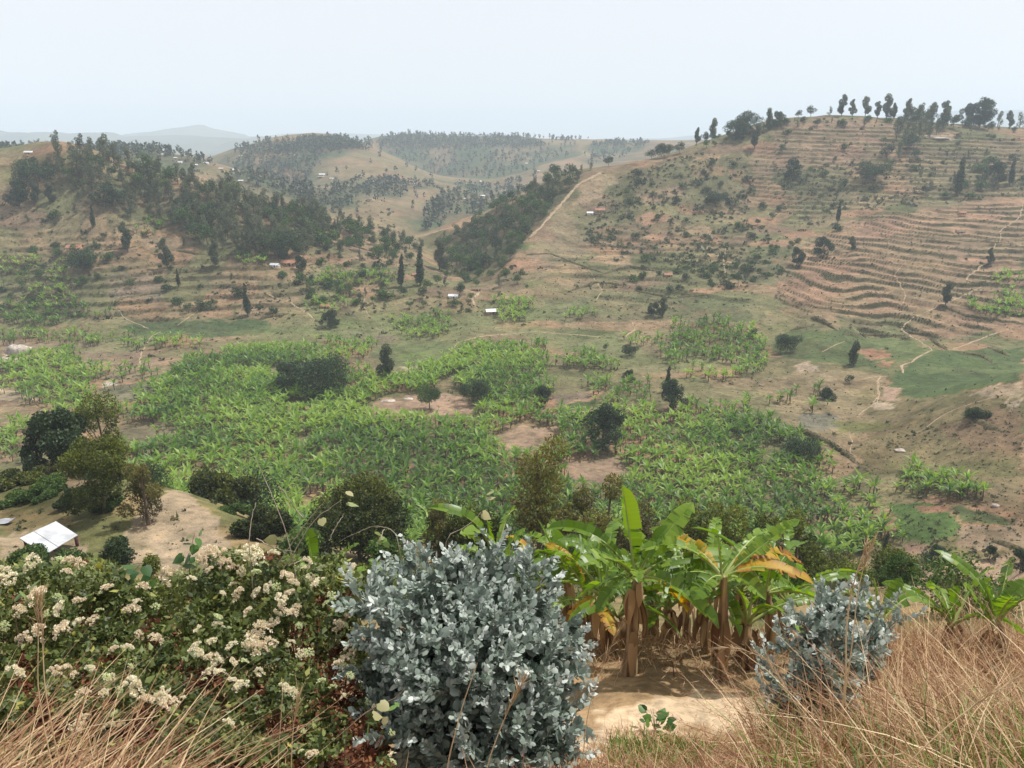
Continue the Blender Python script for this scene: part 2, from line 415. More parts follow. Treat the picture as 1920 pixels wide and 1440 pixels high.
def ground_mat():
    m, nt, nd, ln = nodes("ground_earth")
    at_ = nd.new("ShaderNodeAttribute"); at_.attribute_name = 'paint'
    geo = nd.new("ShaderNodeNewGeometry")
    def noise(sc, det, dist=0.0):
        n = nd.new("ShaderNodeTexNoise"); n.inputs['Scale'].default_value = sc; n.inputs['Detail'].default_value = det
        n.inputs['Distortion'].default_value = dist; n.inputs['Roughness'].default_value = .62
        ln.new(geo.outputs['Position'], n.inputs['Vector']); return n
    big = noise(.055, 6, .6); mid = noise(.26, 5, .4); fine = noise(.9, 8); grit = noise(9.0, 4)
    r1 = ramp(nd, [(.3, (.62, .58, .55)), (.5, (1, 1, 1)), (.72, (1.28, 1.24, 1.15))]); ln.new(big.outputs[0], r1.inputs[0])
    r2 = ramp(nd, [(.28, (.5, .52, .5)), (.48, (1, 1, 1)), (.72, (1.35, 1.3, 1.22))]); ln.new(fine.outputs[0], r2.inputs[0])
    r3 = ramp(nd, [(.3, (.66, .66, .66)), (.5, (1, 1, 1)), (.75, (1.3, 1.28, 1.25))]); ln.new(grit.outputs[0], r3.inputs[0])
    r4 = ramp(nd, [(.3, (.55, .58, .5)), (.5, (1, 1, 1)), (.7, (1.3, 1.25, 1.2))]); ln.new(mid.outputs[0], r4.inputs[0])
    c = at_.outputs['Color']
    for r in (r1, r4, r2, r3):
        mx = nd.new("ShaderNodeMix"); mx.data_type = 'RGBA'; mx.blend_type = 'MULTIPLY'; mx.inputs[0].default_value = .9
        ln.new(c, mx.inputs[6]); ln.new(r.outputs[0], mx.inputs[7]); c = mx.outputs[2]
    b = nd.new("ShaderNodeBsdfPrincipled"); b.inputs['Roughness'].default_value = .95; b.inputs['Specular IOR Level'].default_value = .1
    ln.new(c, b.inputs['Base Color'])
    bp = nd.new("ShaderNodeBump"); bp.inputs['Strength'].default_value = .7; bp.inputs['Distance'].default_value = .3
    ln.new(fine.outputs[0], bp.inputs['Height'])
    bp2 = nd.new("ShaderNodeBump"); bp2.inputs['Strength'].default_value = .5; bp2.inputs['Distance'].default_value = .04
    ln.new(grit.outputs[0], bp2.inputs['Height']); ln.new(bp.outputs[0], bp2.inputs['Normal']); ln.new(bp2.outputs[0], b.inputs['Normal'])
    out = nd.new("ShaderNodeOutputMaterial"); ln.new(b.outputs[0], out.inputs[0])
    return m
M = {}
M['ground'] = ground_mat()
M['sand'] = rough_mat("path_sand", (.21, .155, .10), (.37, .28, .185), .8, .95, .3, .1)
M['bank'] = rough_mat("terrace_bank_scrub", (.035, .035, .018), (.14, .11, .06), 1.6, .95, .8, .1)
M['mountain'] = rough_mat("mountain_cover", (.05, .07, .05), (.12, .12, .08), .004, .95, .2, .1)

# ------------------------------------------------------------------ colours of the ground, field by field
C_tan, C_soil, C_green, C_olive, C_sand, C_brown = (.27, .19, .105), (.29, .165, .10), (.085, .125, .04), (.17, .155, .065), (.50, .39, .26), (.20, .145, .10)
paint = np.empty(GX.shape + (3,))
nb = sstep(-.25, .3, N2.fbm(GX / 45, GY / 45, 4))[..., None]
ng = sstep(.02, .4, N3.fbm(GX / 22, GY / 22, 4))[..., None]
paint[:] = np.array((.225, .155, .092)) * (1 - nb) + np.array((.15, .13, .064)) * nb
paint = paint * (1 - .6 * ng) + np.array((.10, .115, .045)) * .6 * ng
# small plots divided by grassy banks
def plots(sx, sy, seed, pal, wts):
    r = np.random.default_rng(seed); n = 128
    jx, jy, pk = r.random((n, n)), r.random((n, n)), r.choice(len(pal), (n, n), p=wts); br = r.uniform(.8, 1.2, (n, n))
    U = GX / sx + .25 * N1.fbm(GX / 30, GY / 30, 2); V = GY / sy + .25 * N2.fbm(GX / 30, GY / 30, 2)
    iu = np.floor(U).astype(int); iv = np.floor(V).astype(int)
    d1 = np.full(GX.shape, 9.); d2 = np.full(GX.shape, 9.); cid = np.zeros(GX.shape, int)
    for a in (-1, 0, 1):
        for b in (-1, 0, 1):
            k = (iu + a) % n, (iv + b) % n
            d = np.hypot(iu + a + .1 + .8 * jx[k] - U, iv + b + .1 + .8 * jy[k] - V)
            c = d < d1; d2 = np.where(c, d1, np.minimum(d2, d)); cid = np.where(c, k[0] * n + k[1], cid); d1 = np.where(c, d, d1)
    colr = np.asarray(pal)[pk.ravel()[cid]] * br.ravel()[cid][..., None]
    return colr, d2 - d1
PAL = [(.225, .16, .10), (.25, .15, .098), (.128, .128, .066), (.09, .106, .048), (.165, .138, .082), (.155, .11, .078)]
pc, pe = plots(17, 12, 4, PAL, (.2, .15, .22, .13, .2, .1))
wv = (sstep(104, 125, GY) * (1 - sstep(540, 620, GY)))[..., None]
ed = (1 - sstep(.03, .085, pe))[..., None]
paint = paint * (1 - .72 * wv) + pc * .72 * wv
paint = paint * (1 - .6 * ed * wv) + np.array((.075, .08, .038)) * .6 * ed * wv
# far hills: scrub, stubble and reddish plots
fs = sstep(520, 640, GY)[..., None]
nf = sstep(.26, .46, rid + .25 * N1.fbm(GX / 90, GY / 140, 4))[..., None]
nr = sstep(.08, .3, N2.fbm(GX / 60, GY / 60, 3))[..., None]
pf = np.array((.045, .07, .036)) * (1 - nf) + np.array((.20, .15, .088)) * nf
pf = pf * (1 - .45 * nr) + np.array((.26, .16, .10)) * .45 * nr
pc2, pe2 = plots(48, 30, 5, PAL, (.15, .1, .28, .25, .17, .05))
pf = pf * .68 + pc2 * .32
paint = paint * (1 - fs) + pf * fs
slw = (1 - sstep(98, 112, GY))[..., None]
ns = sstep(-.2, .25, N3.fbm(GX / 7, GY / 7, 3))[..., None]
paint = paint * (1 - slw) + (np.array((.10, .10, .042)) * (1 - ns) + np.array((.20, .15, .078)) * ns) * slw
nearw = (1 - sstep(10, 16, GY))[..., None]
paint = paint * (1 - nearw) + np.array((.21, .145, .085)) * nearw
WX = GX + np.interp(GY, [10, 100, 300, 1000], [.3, .8, 2.2, 6]) * 1.3 * N1.fbm(GX / np.maximum(GY, 20) * 60, np.log(np.maximum(GY, 5)) * 60, 3)
WY = GY + np.interp(GY, [10, 100, 300, 1000], [.3, 1.2, 3.5, 10]) * 1.3 * N2.fbm(GX / np.maximum(GY, 20) * 60, np.log(np.maximum(GY, 5)) * 60, 3)
def field(pts, c, k=1.0, ymin=12.0):
    P = world_poly(pts, ymin)
    if len(P) < 3: return
    A = np.array(P); lo, hi = A.min(0), A.max(0)
    b = (WX >= lo[0]) & (WX <= hi[0]) & (WY >= lo[1]) & (WY <= hi[1])
    idx = np.nonzero(b)
    if not len(idx[0]): return
    if A[:, 1].mean() > 285: k *= .62
    s = inside(P, WX[idx], WY[idx])
    ii = (idx[0][s], idx[1][s])
    v = .8 + .25 * N3.fbm(GX[ii] / 6, GY[ii] / 6, 3)
    c = np.array(c); c = c * .8 + c.mean() * .2 * np.array((1.02, 1.0, .9))
    paint[ii] = paint[ii] * (1 - k) + np.array(c) * v[:, None] * k
C_red = (.33, .155, .09); C_gr2 = (.055, .105, .035); C_lime = (.13, .19, .03); C_straw = (.33, .245, .155)
F = field
# left part of the valley
F([(0, 640), (130, 640), (260, 645), (300, 700), (220, 720), (120, 700), (0, 700)], (.27, .19, .12), .9)
F([(230, 610), (330, 602), (500, 604), (525, 620), (400, 636), (260, 630)], C_gr2, .85)
F([(0, 618), (90, 602), (150, 615), (60, 636), (0, 634)], C_soil)
F([(80, 640), (110, 612), (230, 618), (220, 632)], C_olive, .8)
F([(296, 632), (350, 626), (355, 642), (300, 644)], C_red, .8)
F([(360, 640), (430, 630), (520, 622), (640, 636), (520, 650)], C_tan, .8)
F([(0, 666), (50, 664), (62, 674), (30, 682), (0, 680)], C_sand, .8)
F([(0, 726), (60, 735), (75, 748), (0, 752)], C_sand, .7)
F([(180, 728), (250, 718), (310, 733), (250, 752), (190, 750)], (.16, .155, .09), .9)
F([(195, 712), (220, 714), (215, 724), (190, 726)], C_sand, .8)
F([(215, 805), (330, 785), (330, 830), (280, 860), (240, 850)], (.19, .16, .09), .9)
F([(0, 760), (60, 745), (100, 800), (0, 800)], C_tan, .8)
F([(215, 1062), (240, 990), (280, 935), (345, 920), (400, 962), (430, 1010), (445, 1062)], C_straw, 1)
F([(0, 960), (110, 950), (150, 985), (30, 1000), (0, 1000)], (.20, .15, .06), .9)
F([(0, 1000), (60, 995), (170, 1030), (120, 1062), (0, 1060)], C_straw, .9)
F([(60, 900), (130, 880), (200, 910), (120, 920)], C_tan, .9)
# middle of the valley
F([(640, 618), (700, 612), (772, 640), (700, 652), (640, 642)], C_brown, .9)
F([(700, 652), (790, 640), (980, 640), (900, 662), (860, 680), (750, 692), (690, 672)], (.11, .125, .055), .9)
F([(748, 662), (802, 656), (800, 668), (745, 674)], C_lime, .9)
F([(755, 687), (808, 683), (806, 693), (755, 697)], C_sand, .8)
F([(780, 632), (980, 626), (1100, 636), (990, 648), (850, 648)], C_tan, .9)
F([(680, 775), (700, 755), (740, 745), (830, 736), (915, 760), (880, 778), (740, 780)], (.33, .215, .14), 1)
F([(920, 820), (975, 798), (1045, 798), (1035, 832), (1005, 855), (955, 850)], (.30, .20, .13), .95)
F([(1055, 872), (1150, 858), (1190, 890), (1150, 925), (1060, 918)], (.27, .18, .12), .95)
F([(1034, 744), (1095, 729), (1112, 742), (1050, 764)], C_brown)
F([(1040, 766), (1112, 748), (1130, 760), (1050, 778)], C_green)
F([(1030, 700), (1120, 692), (1130, 728), (1040, 742)], (.15, .14, .065), .9)
F([(1050, 636), (1260, 622), (1290, 700), (1160, 700), (1170, 670), (1060, 660)], (.23, .185, .10), .85)
F([(1000, 536), (1110, 522), (1150, 545), (1030, 562)], C_tan, .9)
F([(1010, 562), (1230, 548), (1380, 560), (1440, 590), (1400, 615), (1250, 600), (1040, 604)], (.125, .135, .065), .85)
F([(1110, 560), (1190, 556), (1180, 580), (1110, 585)], C_tan, .8)
F([(1150, 605), (1215, 598), (1240, 628), (1170, 632)], C_tan, .8)
F([(1240, 560), (1330, 550), (1420, 570), (1340, 590)], C_green, .7)
# right part of the valley
F([(1440, 645), (1480, 620), (1700, 628), (1735, 660), (1660, 692), (1560, 682), (1460, 668)], C_green, .9)
F([(1690, 690), (1740, 660), (1920, 650), (1920, 712), (1800, 735), (1700, 752), (1660, 722)], (.07, .115, .035), .95)
F([(1720, 690), (1920, 690), (1920, 700), (1720, 702)], (.11, .15, .05), .9)
F([(1608, 655), (1650, 653), (1672, 670), (1630, 676)], C_red, .9)
F([(1640, 682), (1680, 672), (1664, 690)], C_red, .8)
F([(1490, 686), (1520, 680), (1575, 712), (1520, 722)], (.42, .31, .22), .9)
F([(1450, 760), (1480, 700), (1560, 690), (1660, 700), (1640, 800), (1560, 835), (1480, 800)], (.25, .19, .10), .85)
F([(1600, 740), (1650, 720), (1760, 760), (1640, 790)], (.20, .16, .07), .8)
F([(1655, 724), (1690, 730), (1688, 752), (1655, 750)], (.36, .23, .16), .95)
F([(1632, 757), (1668, 752), (1684, 765), (1640, 769)], C_sand, .9)
F([(1490, 780), (1560, 772), (1575, 800), (1510, 808)], (.17, .16, .12), .9)
F([(1560, 790), (1690, 790), (1680, 805), (1570, 810)], (.14, .15, .04), .8)
F([(1590, 840), (1700, 780), (1920, 730), (1920, 930), (1760, 900), (1640, 880)], (.21, .165, .075), .9)
F([(1760, 800), (1880, 765), (1920, 770), (1920, 850), (1830, 845)], (.24, .15, .085), .8)
F([(1650, 870), (1900, 860), (1920, 890), (1700, 900)], (.17, .16, .06), .8)
F([(1815, 737), (1860, 724), (1920, 713), (1920, 738), (1850, 749)], C_sand, .5)
F([(1880, 750), (1920, 745), (1920, 762), (1890, 768)], (.40, .30, .21), .9)
F([(1700, 905), (1920, 905), (1920, 960), (1800, 940)], (.20, .155, .08), .8)
F([(1672, 942), (1765, 945), (1810, 1000), (1750, 1018), (1680, 1008)], (.075, .15, .03), .95)
F([(1775, 945), (1860, 962), (1910, 985), (1800, 978)], C_green, .95)
F([(1720, 951), (1770, 947), (1776, 960), (1726, 964)], C_red, .9)
F([(1790, 987), (1920, 985), (1920, 1035), (1800, 1026)], (.27, .19, .12), .9)
F([(1560, 1000), (1670, 1000), (1690, 1050), (1560, 1060)], (.22, .17, .085), .8)
F([(1690, 1022), (1740, 1018), (1735, 1038), (1700, 1040)], (.34, .2, .14), .9)
F([(1700, 1060), (1920, 1040), (1920, 1130), (1700, 1130)], (.31, .21, .135), .9)
# right hill
F([(1440, 545), (1480, 480), (1600, 410), (1920, 372), (1920, 612), (1700, 640), (1560, 612)], (.35, .205, .125), 1.1)
F([(1450, 540), (1500, 490), (1590, 500), (1590, 560), (1520, 575)], (.34, .175, .11), .8)
F([(1600, 470), (1680, 440), (1920, 440), (1920, 480), (1700, 490)], (.235, .175, .10), .8)
F([(1600, 420), (1700, 410), (1700, 440), (1610, 450)], (.33, .18, .12), .7)
F([(1700, 500), (1880, 520), (1800, 570), (1660, 560)], (.20, .165, .085), .7)
F([(1570, 590), (1700, 600), (1700, 630), (1570, 620)], (.165, .155, .075), .8)
F([(1400, 300), (1480, 230), (1690, 228), (1660, 300), (1420, 335)], (.31, .19, .13), .8)
F([(1730, 252), (1780, 248), (1792, 264), (1745, 269)], C_sand, 1)
F([(1690, 270), (1920, 260), (1920, 370), (1700, 380)], (.165, .15, .075), .7)
F([(1150, 332), (1250, 300), (1400, 300), (1400, 400), (1160, 372)], (.115, .115, .055), .8)
F([(1450, 320), (1580, 310), (1600, 390), (1480, 400)], (.10, .115, .055), .8)
F([(1195, 362), (1280, 342), (1290, 370), (1210, 386)], (.32, .19, .13), .8)
F([(1060, 400), (1200, 380), (1210, 450), (1090, 450)], (.12, .12, .06), .7)
F([(1380, 490), (1480, 460), (1500, 520), (1400, 540)], (.10, .12, .055), .8)
F([(1000, 440), (1060, 392), (1110, 470), (1030, 505), (985, 482)], (.28, .20, .125), .9)
F([(1090, 345), (1130, 322), (1160, 338), (1130, 370), (1070, 385)], (.36, .26, .16), .9)
F([(1050, 340), (1095, 330), (1055, 375), (985, 452), (950, 500), (860, 512), (830, 480), (880, 430), (940, 390)], (.045, .06, .028), .85)
# left hill
F([(0, 312), (90, 292), (120, 310), (100, 330), (0, 342)], (.12, .135, .045), .9)
F([(110, 312), (250, 335), (370, 350), (480, 390), (590, 420), (560, 470), (470, 482), (400, 470), (280, 420), (150, 385)], (.085, .085, .04), .8)
F([(200, 512), (290, 515), (305, 560), (210, 562)], (.27, .20, .15), .8)
F([(380, 520), (440, 515), (450, 545), (390, 550)], (.15, .13, .075), .7)
F([(180, 430), (280, 415), (300, 470), (200, 490)], (.31, .20, .115), .8)
F([(440, 545), (560, 560), (580, 600), (450, 595)], (.33, .205, .125), .8)
F([(0, 440), (130, 420), (200, 470), (100, 480), (0, 470)], (.27, .195, .10), .7)
F([(0, 490), (110, 490), (150, 560), (110, 605), (0, 610)], (.09, .115, .04), .7)
F([(600, 410), (700, 440), (770, 470), (760, 500), (640, 490)], (.28, .19, .115), .8)
# by the viewer
F([(1060, 1420), (1120, 1350), (1200, 1318), (1290, 1302), (1420, 1310), (1450, 1345), (1300, 1368), (1180, 1400)], (.52, .39, .26), .95, 5.0)
F([(640, 1080), (640, 1010), (760, 1010), (800, 1080)], (.34, .25, .15), .8, 9.0)
vf = (np.exp(-np.maximum(GZ - 1.0, 0) / 3.0) * sstep(205, 235, GY) * (1 - sstep(320, 350, GY)) * sstep(-.3, .2, N3.fbm(GX / 26, GY / 26, 3)))[..., None]
paint = paint * (1 - .68 * vf) + np.array((.12, .145, .06)) * .68 * vf
paint = paint * (1 - .12 * sstep(95, 120, GY))[..., None]
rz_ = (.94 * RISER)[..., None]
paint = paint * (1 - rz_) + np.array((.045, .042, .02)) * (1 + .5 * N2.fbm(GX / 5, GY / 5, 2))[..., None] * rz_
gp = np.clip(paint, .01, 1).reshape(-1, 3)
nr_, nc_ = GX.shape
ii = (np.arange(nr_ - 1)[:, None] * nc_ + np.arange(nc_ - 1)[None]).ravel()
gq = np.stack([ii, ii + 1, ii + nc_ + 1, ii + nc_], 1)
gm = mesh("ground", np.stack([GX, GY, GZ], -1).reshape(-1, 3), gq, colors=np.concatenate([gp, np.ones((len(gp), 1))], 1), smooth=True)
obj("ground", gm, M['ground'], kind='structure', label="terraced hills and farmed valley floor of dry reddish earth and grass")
# the land beyond
pv = []; pq = []
xs = np.linspace(-9000, 9000, 60); ys = np.linspace(2590, 9300, 30)
PX, PY = np.meshgrid(xs, ys); PZ = 18 + 30 * N1.fbm(PX / 900, PY / 900, 3) - 6
i2 = (np.arange(29)[:, None] * 60 + np.arange(59)[None]).ravel()
obj("plain", mesh("plain", np.stack([PX, PY, PZ], -1), np.stack([i2, i2 + 1, i2 + 61, i2 + 60], 1), smooth=True), M['mountain'], kind='structure', label="hazy lowland stretching away behind the farmed hills")
def mountain(prof, Y, depth, label):
    pr = np.array([at(px, py, Y)[[0, 2]] for px, py in prof])
    n = 160; m_ = 26
    x = np.linspace(pr[0, 0], pr[-1, 0], n); h = np.interp(x, pr[:, 0], pr[:, 1])
    h = h + (Y / 6000) * 14 * N2.fbm(x / (Y * .03), x * 0 + Y, 4)
    t = np.linspace(-1, 1, m_)
    X = np.repeat(x[None], m_, 0); T = np.repeat(t[:, None], n, 1)
    YY = Y + T * depth + .15 * depth * N1.fbm(X / (Y * .05), T * 2, 3)
    Z = 10 + (h[None] - 10) * (1 - np.abs(T)) ** .8 + (1 - np.abs(T)) * np.abs(T) * 4 * 40 * N3.fbm(X / (Y * .03), T * 3, 4)
    Z[0] = -1; Z[-1] = -1
    k = (np.arange(m_ - 1)[:, None] * n + np.arange(n - 1)[None]).ravel()
    obj("hills", mesh("hills", np.stack([X, YY, Z], -1), np.stack([k, k + 1, k + n + 1, k + n], 1), smooth=True), M['mountain'], kind='structure', label=label)
mountain([(-500, 240), (-200, 250), (0, 243), (50, 250), (130, 247), (170, 250), (200, 246), (240, 258), (330, 252), (480, 258), (700, 262), (900, 268)], 4200, 700, "pale blue wooded ridge behind the left hill")
mountain([(60, 262), (200, 256), (280, 245), (330, 238), (378, 231), (410, 239), (460, 252), (500, 258), (600, 262)], 5600, 800, "broad pale blue mountain on the skyline")
mountain([(430, 264), (500, 254), (600, 248), (700, 252), (900, 262), (1100, 262), (1300, 255), (1500, 240), (1700, 212), (1780, 205), (1860, 208), (1950, 205), (2100, 215), (2400, 240)], 6800, 800, "faint distant range behind the wooded crest")

# ------------------------------------------------------------------ the air
hm, nt, nd, ln = nodes("haze_air")
pvn = nd.new("ShaderNodeVolumePrincipled")
pvn.inputs['Color'].default_value = (.77, .88, 1.0, 1)
pvn.inputs['Density'].default_value = 2.6e-4
pvn.inputs['Anisotropy'].default_value = 0.0
hout = nd.new("ShaderNodeOutputMaterial"); ln.new(pvn.outputs[0], hout.inputs['Volume'])
hb = MB(); hb.box((0, 4600, 169), (19000, 9800, 342))
obj("haze", hb.build("haze"), hm, kind='stuff', label="pale dry season haze filling the valley air")
# ------------------------------------------------------------------ vegetation: shapes
G = lambda *s: list(s)
M['bark'] = rough_mat("bark", (.075, .055, .04), (.19, .15, .115), 5, .9, .6, .1, stretch=(1, 1, .3))
M['twig'] = rough_mat("dry_twig", (.24, .19, .14), (.42, .36, .28), 20, .8, .3, .1)
M['euc_far'] = leaf_mat("eucalyptus_foliage", [(0, (.035, .048, .026)), (.5, (.105, .125, .066)), (1, (.19, .205, .11))], .35, objvar=.45)
M['dark_leaf'] = leaf_mat("dark_broadleaf_foliage", [(0, (.014, .026, .012)), (.5, (.036, .062, .026)), (1, (.085, .12, .042))], .25)
M['green_leaf'] = leaf_mat("green_foliage", [(0, (.022, .045, .013)), (.5, (.065, .115, .03)), (1, (.14, .20, .05))], .3)
M['yellow_leaf'] = leaf_mat("yellow_green_foliage", [(0, (.022, .034, .010)), (.45, (.065, .088, .022)), (1, (.20, .22, .035))], .35)
M['brown_leaf'] = leaf_mat("brownish_feathery_foliage", [(0, (.045, .042, .02)), (.5, (.105, .10, .036)), (1, (.23, .21, .05))], .35)
M['olive_leaf'] = leaf_mat("olive_crown_foliage", [(0, (.012, .02, .008)), (.45, (.04, .056, .018)), (1, (.17, .185, .035))], .3)
M['scrub'] = leaf_mat("scrub_foliage", [(0, (.03, .04, .02)), (.5, (.085, .098, .046)), (1, (.17, .155, .08))], .3, objvar=0)
M['banana_far'] = leaf_mat("banana_leaf_far", [(0, (.15, .105, .05)), (.08, (.12, .085, .04)), (.13, (.04, .085, .016)), (.5, (.12, .225, .032)), (1, (.25, .36, .06))], .42, .45, .35, objvar=.2)
M['banana_stem'] = rough_mat("banana_stem", (.07, .045, .03), (.22, .15, .085), 6, .8, .4, .2, stretch=(1, 1, .2))
M['far_tree'] = leaf_mat("far_tree_foliage", [(0, (.03, .045, .025)), (1, (.10, .12, .065))], 0, objvar=0)

def leaves_at(r, C, L, W, up=0.3, tint=None, out=None):
    """rhombic leaves folded about the middle, one at each centre"""
    n = len(C)
    d = r.normal(size=(n, 3)); d[:, 2] += up
    if out is not None: d += out
    d /= np.linalg.norm(d, axis=1)[:, None]
    s = np.cross(d, r.normal(size=(n, 3))); s /= np.linalg.norm(s, axis=1)[:, None]
    L = np.broadcast_to(L, (n,)) * r.uniform(.6, 1.3, n); W = np.broadcast_to(W, (n,)) * r.uniform(.7, 1.25, n)
    nn = np.cross(d, s)
    b = C - d * (L / 2)[:, None]; tp = C + d * (L / 2)[:, None] - nn * (L * .12)[:, None]
    l = C + s * (W / 2)[:, None] + nn * (W * .15)[:, None]; q = C - s * (W / 2)[:, None] + nn * (W * .15)[:, None]
    V = np.stack([b, l, tp, q], 1).reshape(-1, 3)
    k = np.arange(n) * 4
    T = np.concatenate([np.stack([k, k + 1, k + 2], 1), np.stack([k, k + 2, k + 3], 1)])
    return V, T, np.repeat(tint if tint is not None else r.uniform(0, 1, n), 4)
def lobe_points(r, lobes, n, shell=.55):
    lobes = np.asarray(lobes, float)
    vol = lobes[:, 3] * lobes[:, 4] + .01
    k = r.choice(len(lobes), n, p=vol / vol.sum())
    d = r.normal(size=(n, 3)); d /= np.linalg.norm(d, axis=1)[:, None]
    rad = shell + (1 - shell) * r.random(n) ** .7
    rad *= 1 + .22 * np.sin(d[:, 0] * 7 + k) * np.sin(d[:, 1] * 6 + 2 * k) * np.sin(d[:, 2] * 8)
    P = lobes[k, :3] + d * rad[:, None] * np.stack([lobes[k, 3], lobes[k, 3], lobes[k, 4]], 1)
    return P, d, k
def limbs(mb, r, h, r0, lobes, k=6, bend=.04):
    """tapered leaning trunk with a limb into each lobe"""
    top = max(l[2] for l in lobes)
    n = 7; t = np.linspace(0, 1, n)
    ax = np.cumsum(r.normal(0, bend * h / n, n)); ay = np.cumsum(r.normal(0, bend * h / n, n)); ax -= ax[0]; ay -= ay[0]
    P = np.stack([ax, ay, t * top], 1)
    mb.tube(P, r0 * (1 - .85 * t) + .012, k)
    for l in lobes:
        z0 = max(.12 * top, min(l[2] * .72, .9 * top)) * r.uniform(.8, 1.0)
        b = np.array([np.interp(z0, P[:, 2], P[:, 0]), np.interp(z0, P[:, 2], P[:, 1]), z0]); e = np.array(l[:3]) + np.array((0, 0, l[4] * .4))
        m = (b + e) / 2 + np.array((0, 0, -.06 * h)) * r.uniform(-.4, 1) + r.normal(0, .02 * h, 3)
        mb.tube([b, m, e], [r0 * .42 * (1 - z0 / top * .6), r0 * .26, .012], max(4, k - 2))
def make_lobes(kind, r, h, wide=1.0):
    L = []
    if kind == 'euc':          # tall, open, uneven
        for i in range(9):
            z = h * (.24 + .70 * (i / 8)) ; a = r.uniform(0, 6.28); q = h * .15 * wide * r.uniform(.1, 1.0) * (1.25 - z / h * .8)
            s = h * r.uniform(.075, .13) * (1.15 - .45 * z / h) * wide ** .5
            L.append((q * math.cos(a), q * math.sin(a), z, s, s * r.uniform(.9, 1.5)))
    elif kind == 'broad':      # dense dome
        for i in range(11):
            a = r.uniform(0, 6.28); q = h * .30 * wide * math.sqrt(r.random()); z = h * (.42 + .38 * r.random()) * (1 - .3 * (q / (h * .32 * wide)) ** 2)
            s = h * r.uniform(.14, .23) * wide ** .6
            L.append((q * math.cos(a), q * math.sin(a), z, s, s * r.uniform(.7, .95)))
    elif kind == 'dome':       # leafy down to the ground
        for i in range(16):
            a = r.uniform(0, 6.28); z = h * r.uniform(.16, .82); q = h * .40 * wide * math.sqrt(r.random()) * math.sqrt(max(0, 1 - ((z / h - .35) / .55) ** 2))
            s = h * r.uniform(.11, .18)
            L.append((q * math.cos(a), q * math.sin(a), z, s * wide ** .4, s))
    elif kind == 'column':     # slim and pointed
        for i in range(9):
            z = h * (.2 + .74 * i / 8); a = r.uniform(0, 6.28); q = h * .035 * wide * r.random()
            s = h * .105 * wide * (1.12 - .8 * (i / 8) ** 1.6) * r.uniform(.75, 1.2)
            L.append((q * math.cos(a), q * math.sin(a), z, s, s * 1.3))
    elif kind == 'bush':
        for i in range(8):
            a = r.uniform(0, 6.28); q = h * .5 * wide * math.sqrt(r.random()); z = h * r.uniform(.3, .68) * (1 - .35 * (q / (h * .5 * wide)))
            s = h * r.uniform(.22, .36)
            L.append((q * math.cos(a), q * math.sin(a), z, s * wide ** .5, s * .85))
    elif kind == 'feather':    # several upright plumes
        for i in range(12):
            a = r.uniform(0, 6.28); q = h * .28 * wide * math.sqrt(r.random()); z = h * r.uniform(.22, .9) * (1 - .3 * q / (h * .28 * wide))
            s = h * r.uniform(.07, .13) * wide ** .5
            L.append((q * math.cos(a), q * math.sin(a), z, s, s * r.uniform(1.1, 1.6)))
    return L
def tree_meshes(kind, seed, h, nl, L, W, wide=1.0, r0=None, trunk=True, droop=0.0, shell=.5, name='crown'):
    r = np.random.default_rng(seed)
    lobes = make_lobes(kind, r, h, wide)
    P, d, k = lobe_points(r, lobes, nl, shell)
    lt = r.uniform(-.16, .16, len(lobes))
    tint = np.clip(.48 + lt[k] + r.normal(0, .2, nl), 0, 1)
    V, T, t = leaves_at(r, P, L, W, .25 - droop, tint, d * .5)
    V[:, 2] = np.maximum(V[:, 2], .02)
    mb = MB(); limbs(mb, r, h, r0 or h * .022, lobes if trunk else lobes[:4])
    return mb, (V, T, t)
def one_mesh(name, mb, cr):
    """trunk and crown in one mesh with two materials, for trees only a few pixels wide"""
    v, q, t3, tt = mb.arrays()
    V, T, t = cr
    return mesh(name, np.concatenate([v, V]), q, np.concatenate([t3, T + len(v)]), np.concatenate([tt, t]),
                mi=np.concatenate([np.zeros(len(q)), np.zeros(len(t3)), np.ones(len(T))]))
PROTO = {}
def proto(key, kind, seed, mat, h=10.0, nl=420, L=.75, W=.42, wide=1.0, **kw):
    mb, cr = tree_meshes(kind, seed, h, nl, L, W, wide, **kw)
    me = one_mesh(key, mb, cr); me.materials.append(M['bark']); me.materials.append(M[mat])
    PROTO.setdefault(key, []).append((me, h))
for s in range(5): proto('euc', 'euc', 20 + s, 'euc_far', nl=700, L=.66, W=.32, wide=1.7)
for s in range(3): proto('dark', 'broad', 40 + s, 'dark_leaf', nl=700, L=.75, W=.5)
for s in range(3): proto('wide', 'broad', 50 + s, 'dark_leaf', nl=700, L=.8, W=.5, wide=1.7)
for s in range(3): proto('column', 'column', 60 + s, 'dark_leaf', nl=560, L=.6, W=.34)
for s in range(3): proto('green', 'broad', 70 + s, 'green_leaf', nl=640, L=.75, W=.45)
for s in range(4): proto('bush', 'bush', 80 + s, 'green_leaf', nl=420, L=1.5, W=.9)
for s in range(3): proto('dbush', 'bush', 90 + s, 'dark_leaf', nl=420, L=1.5, W=.9)

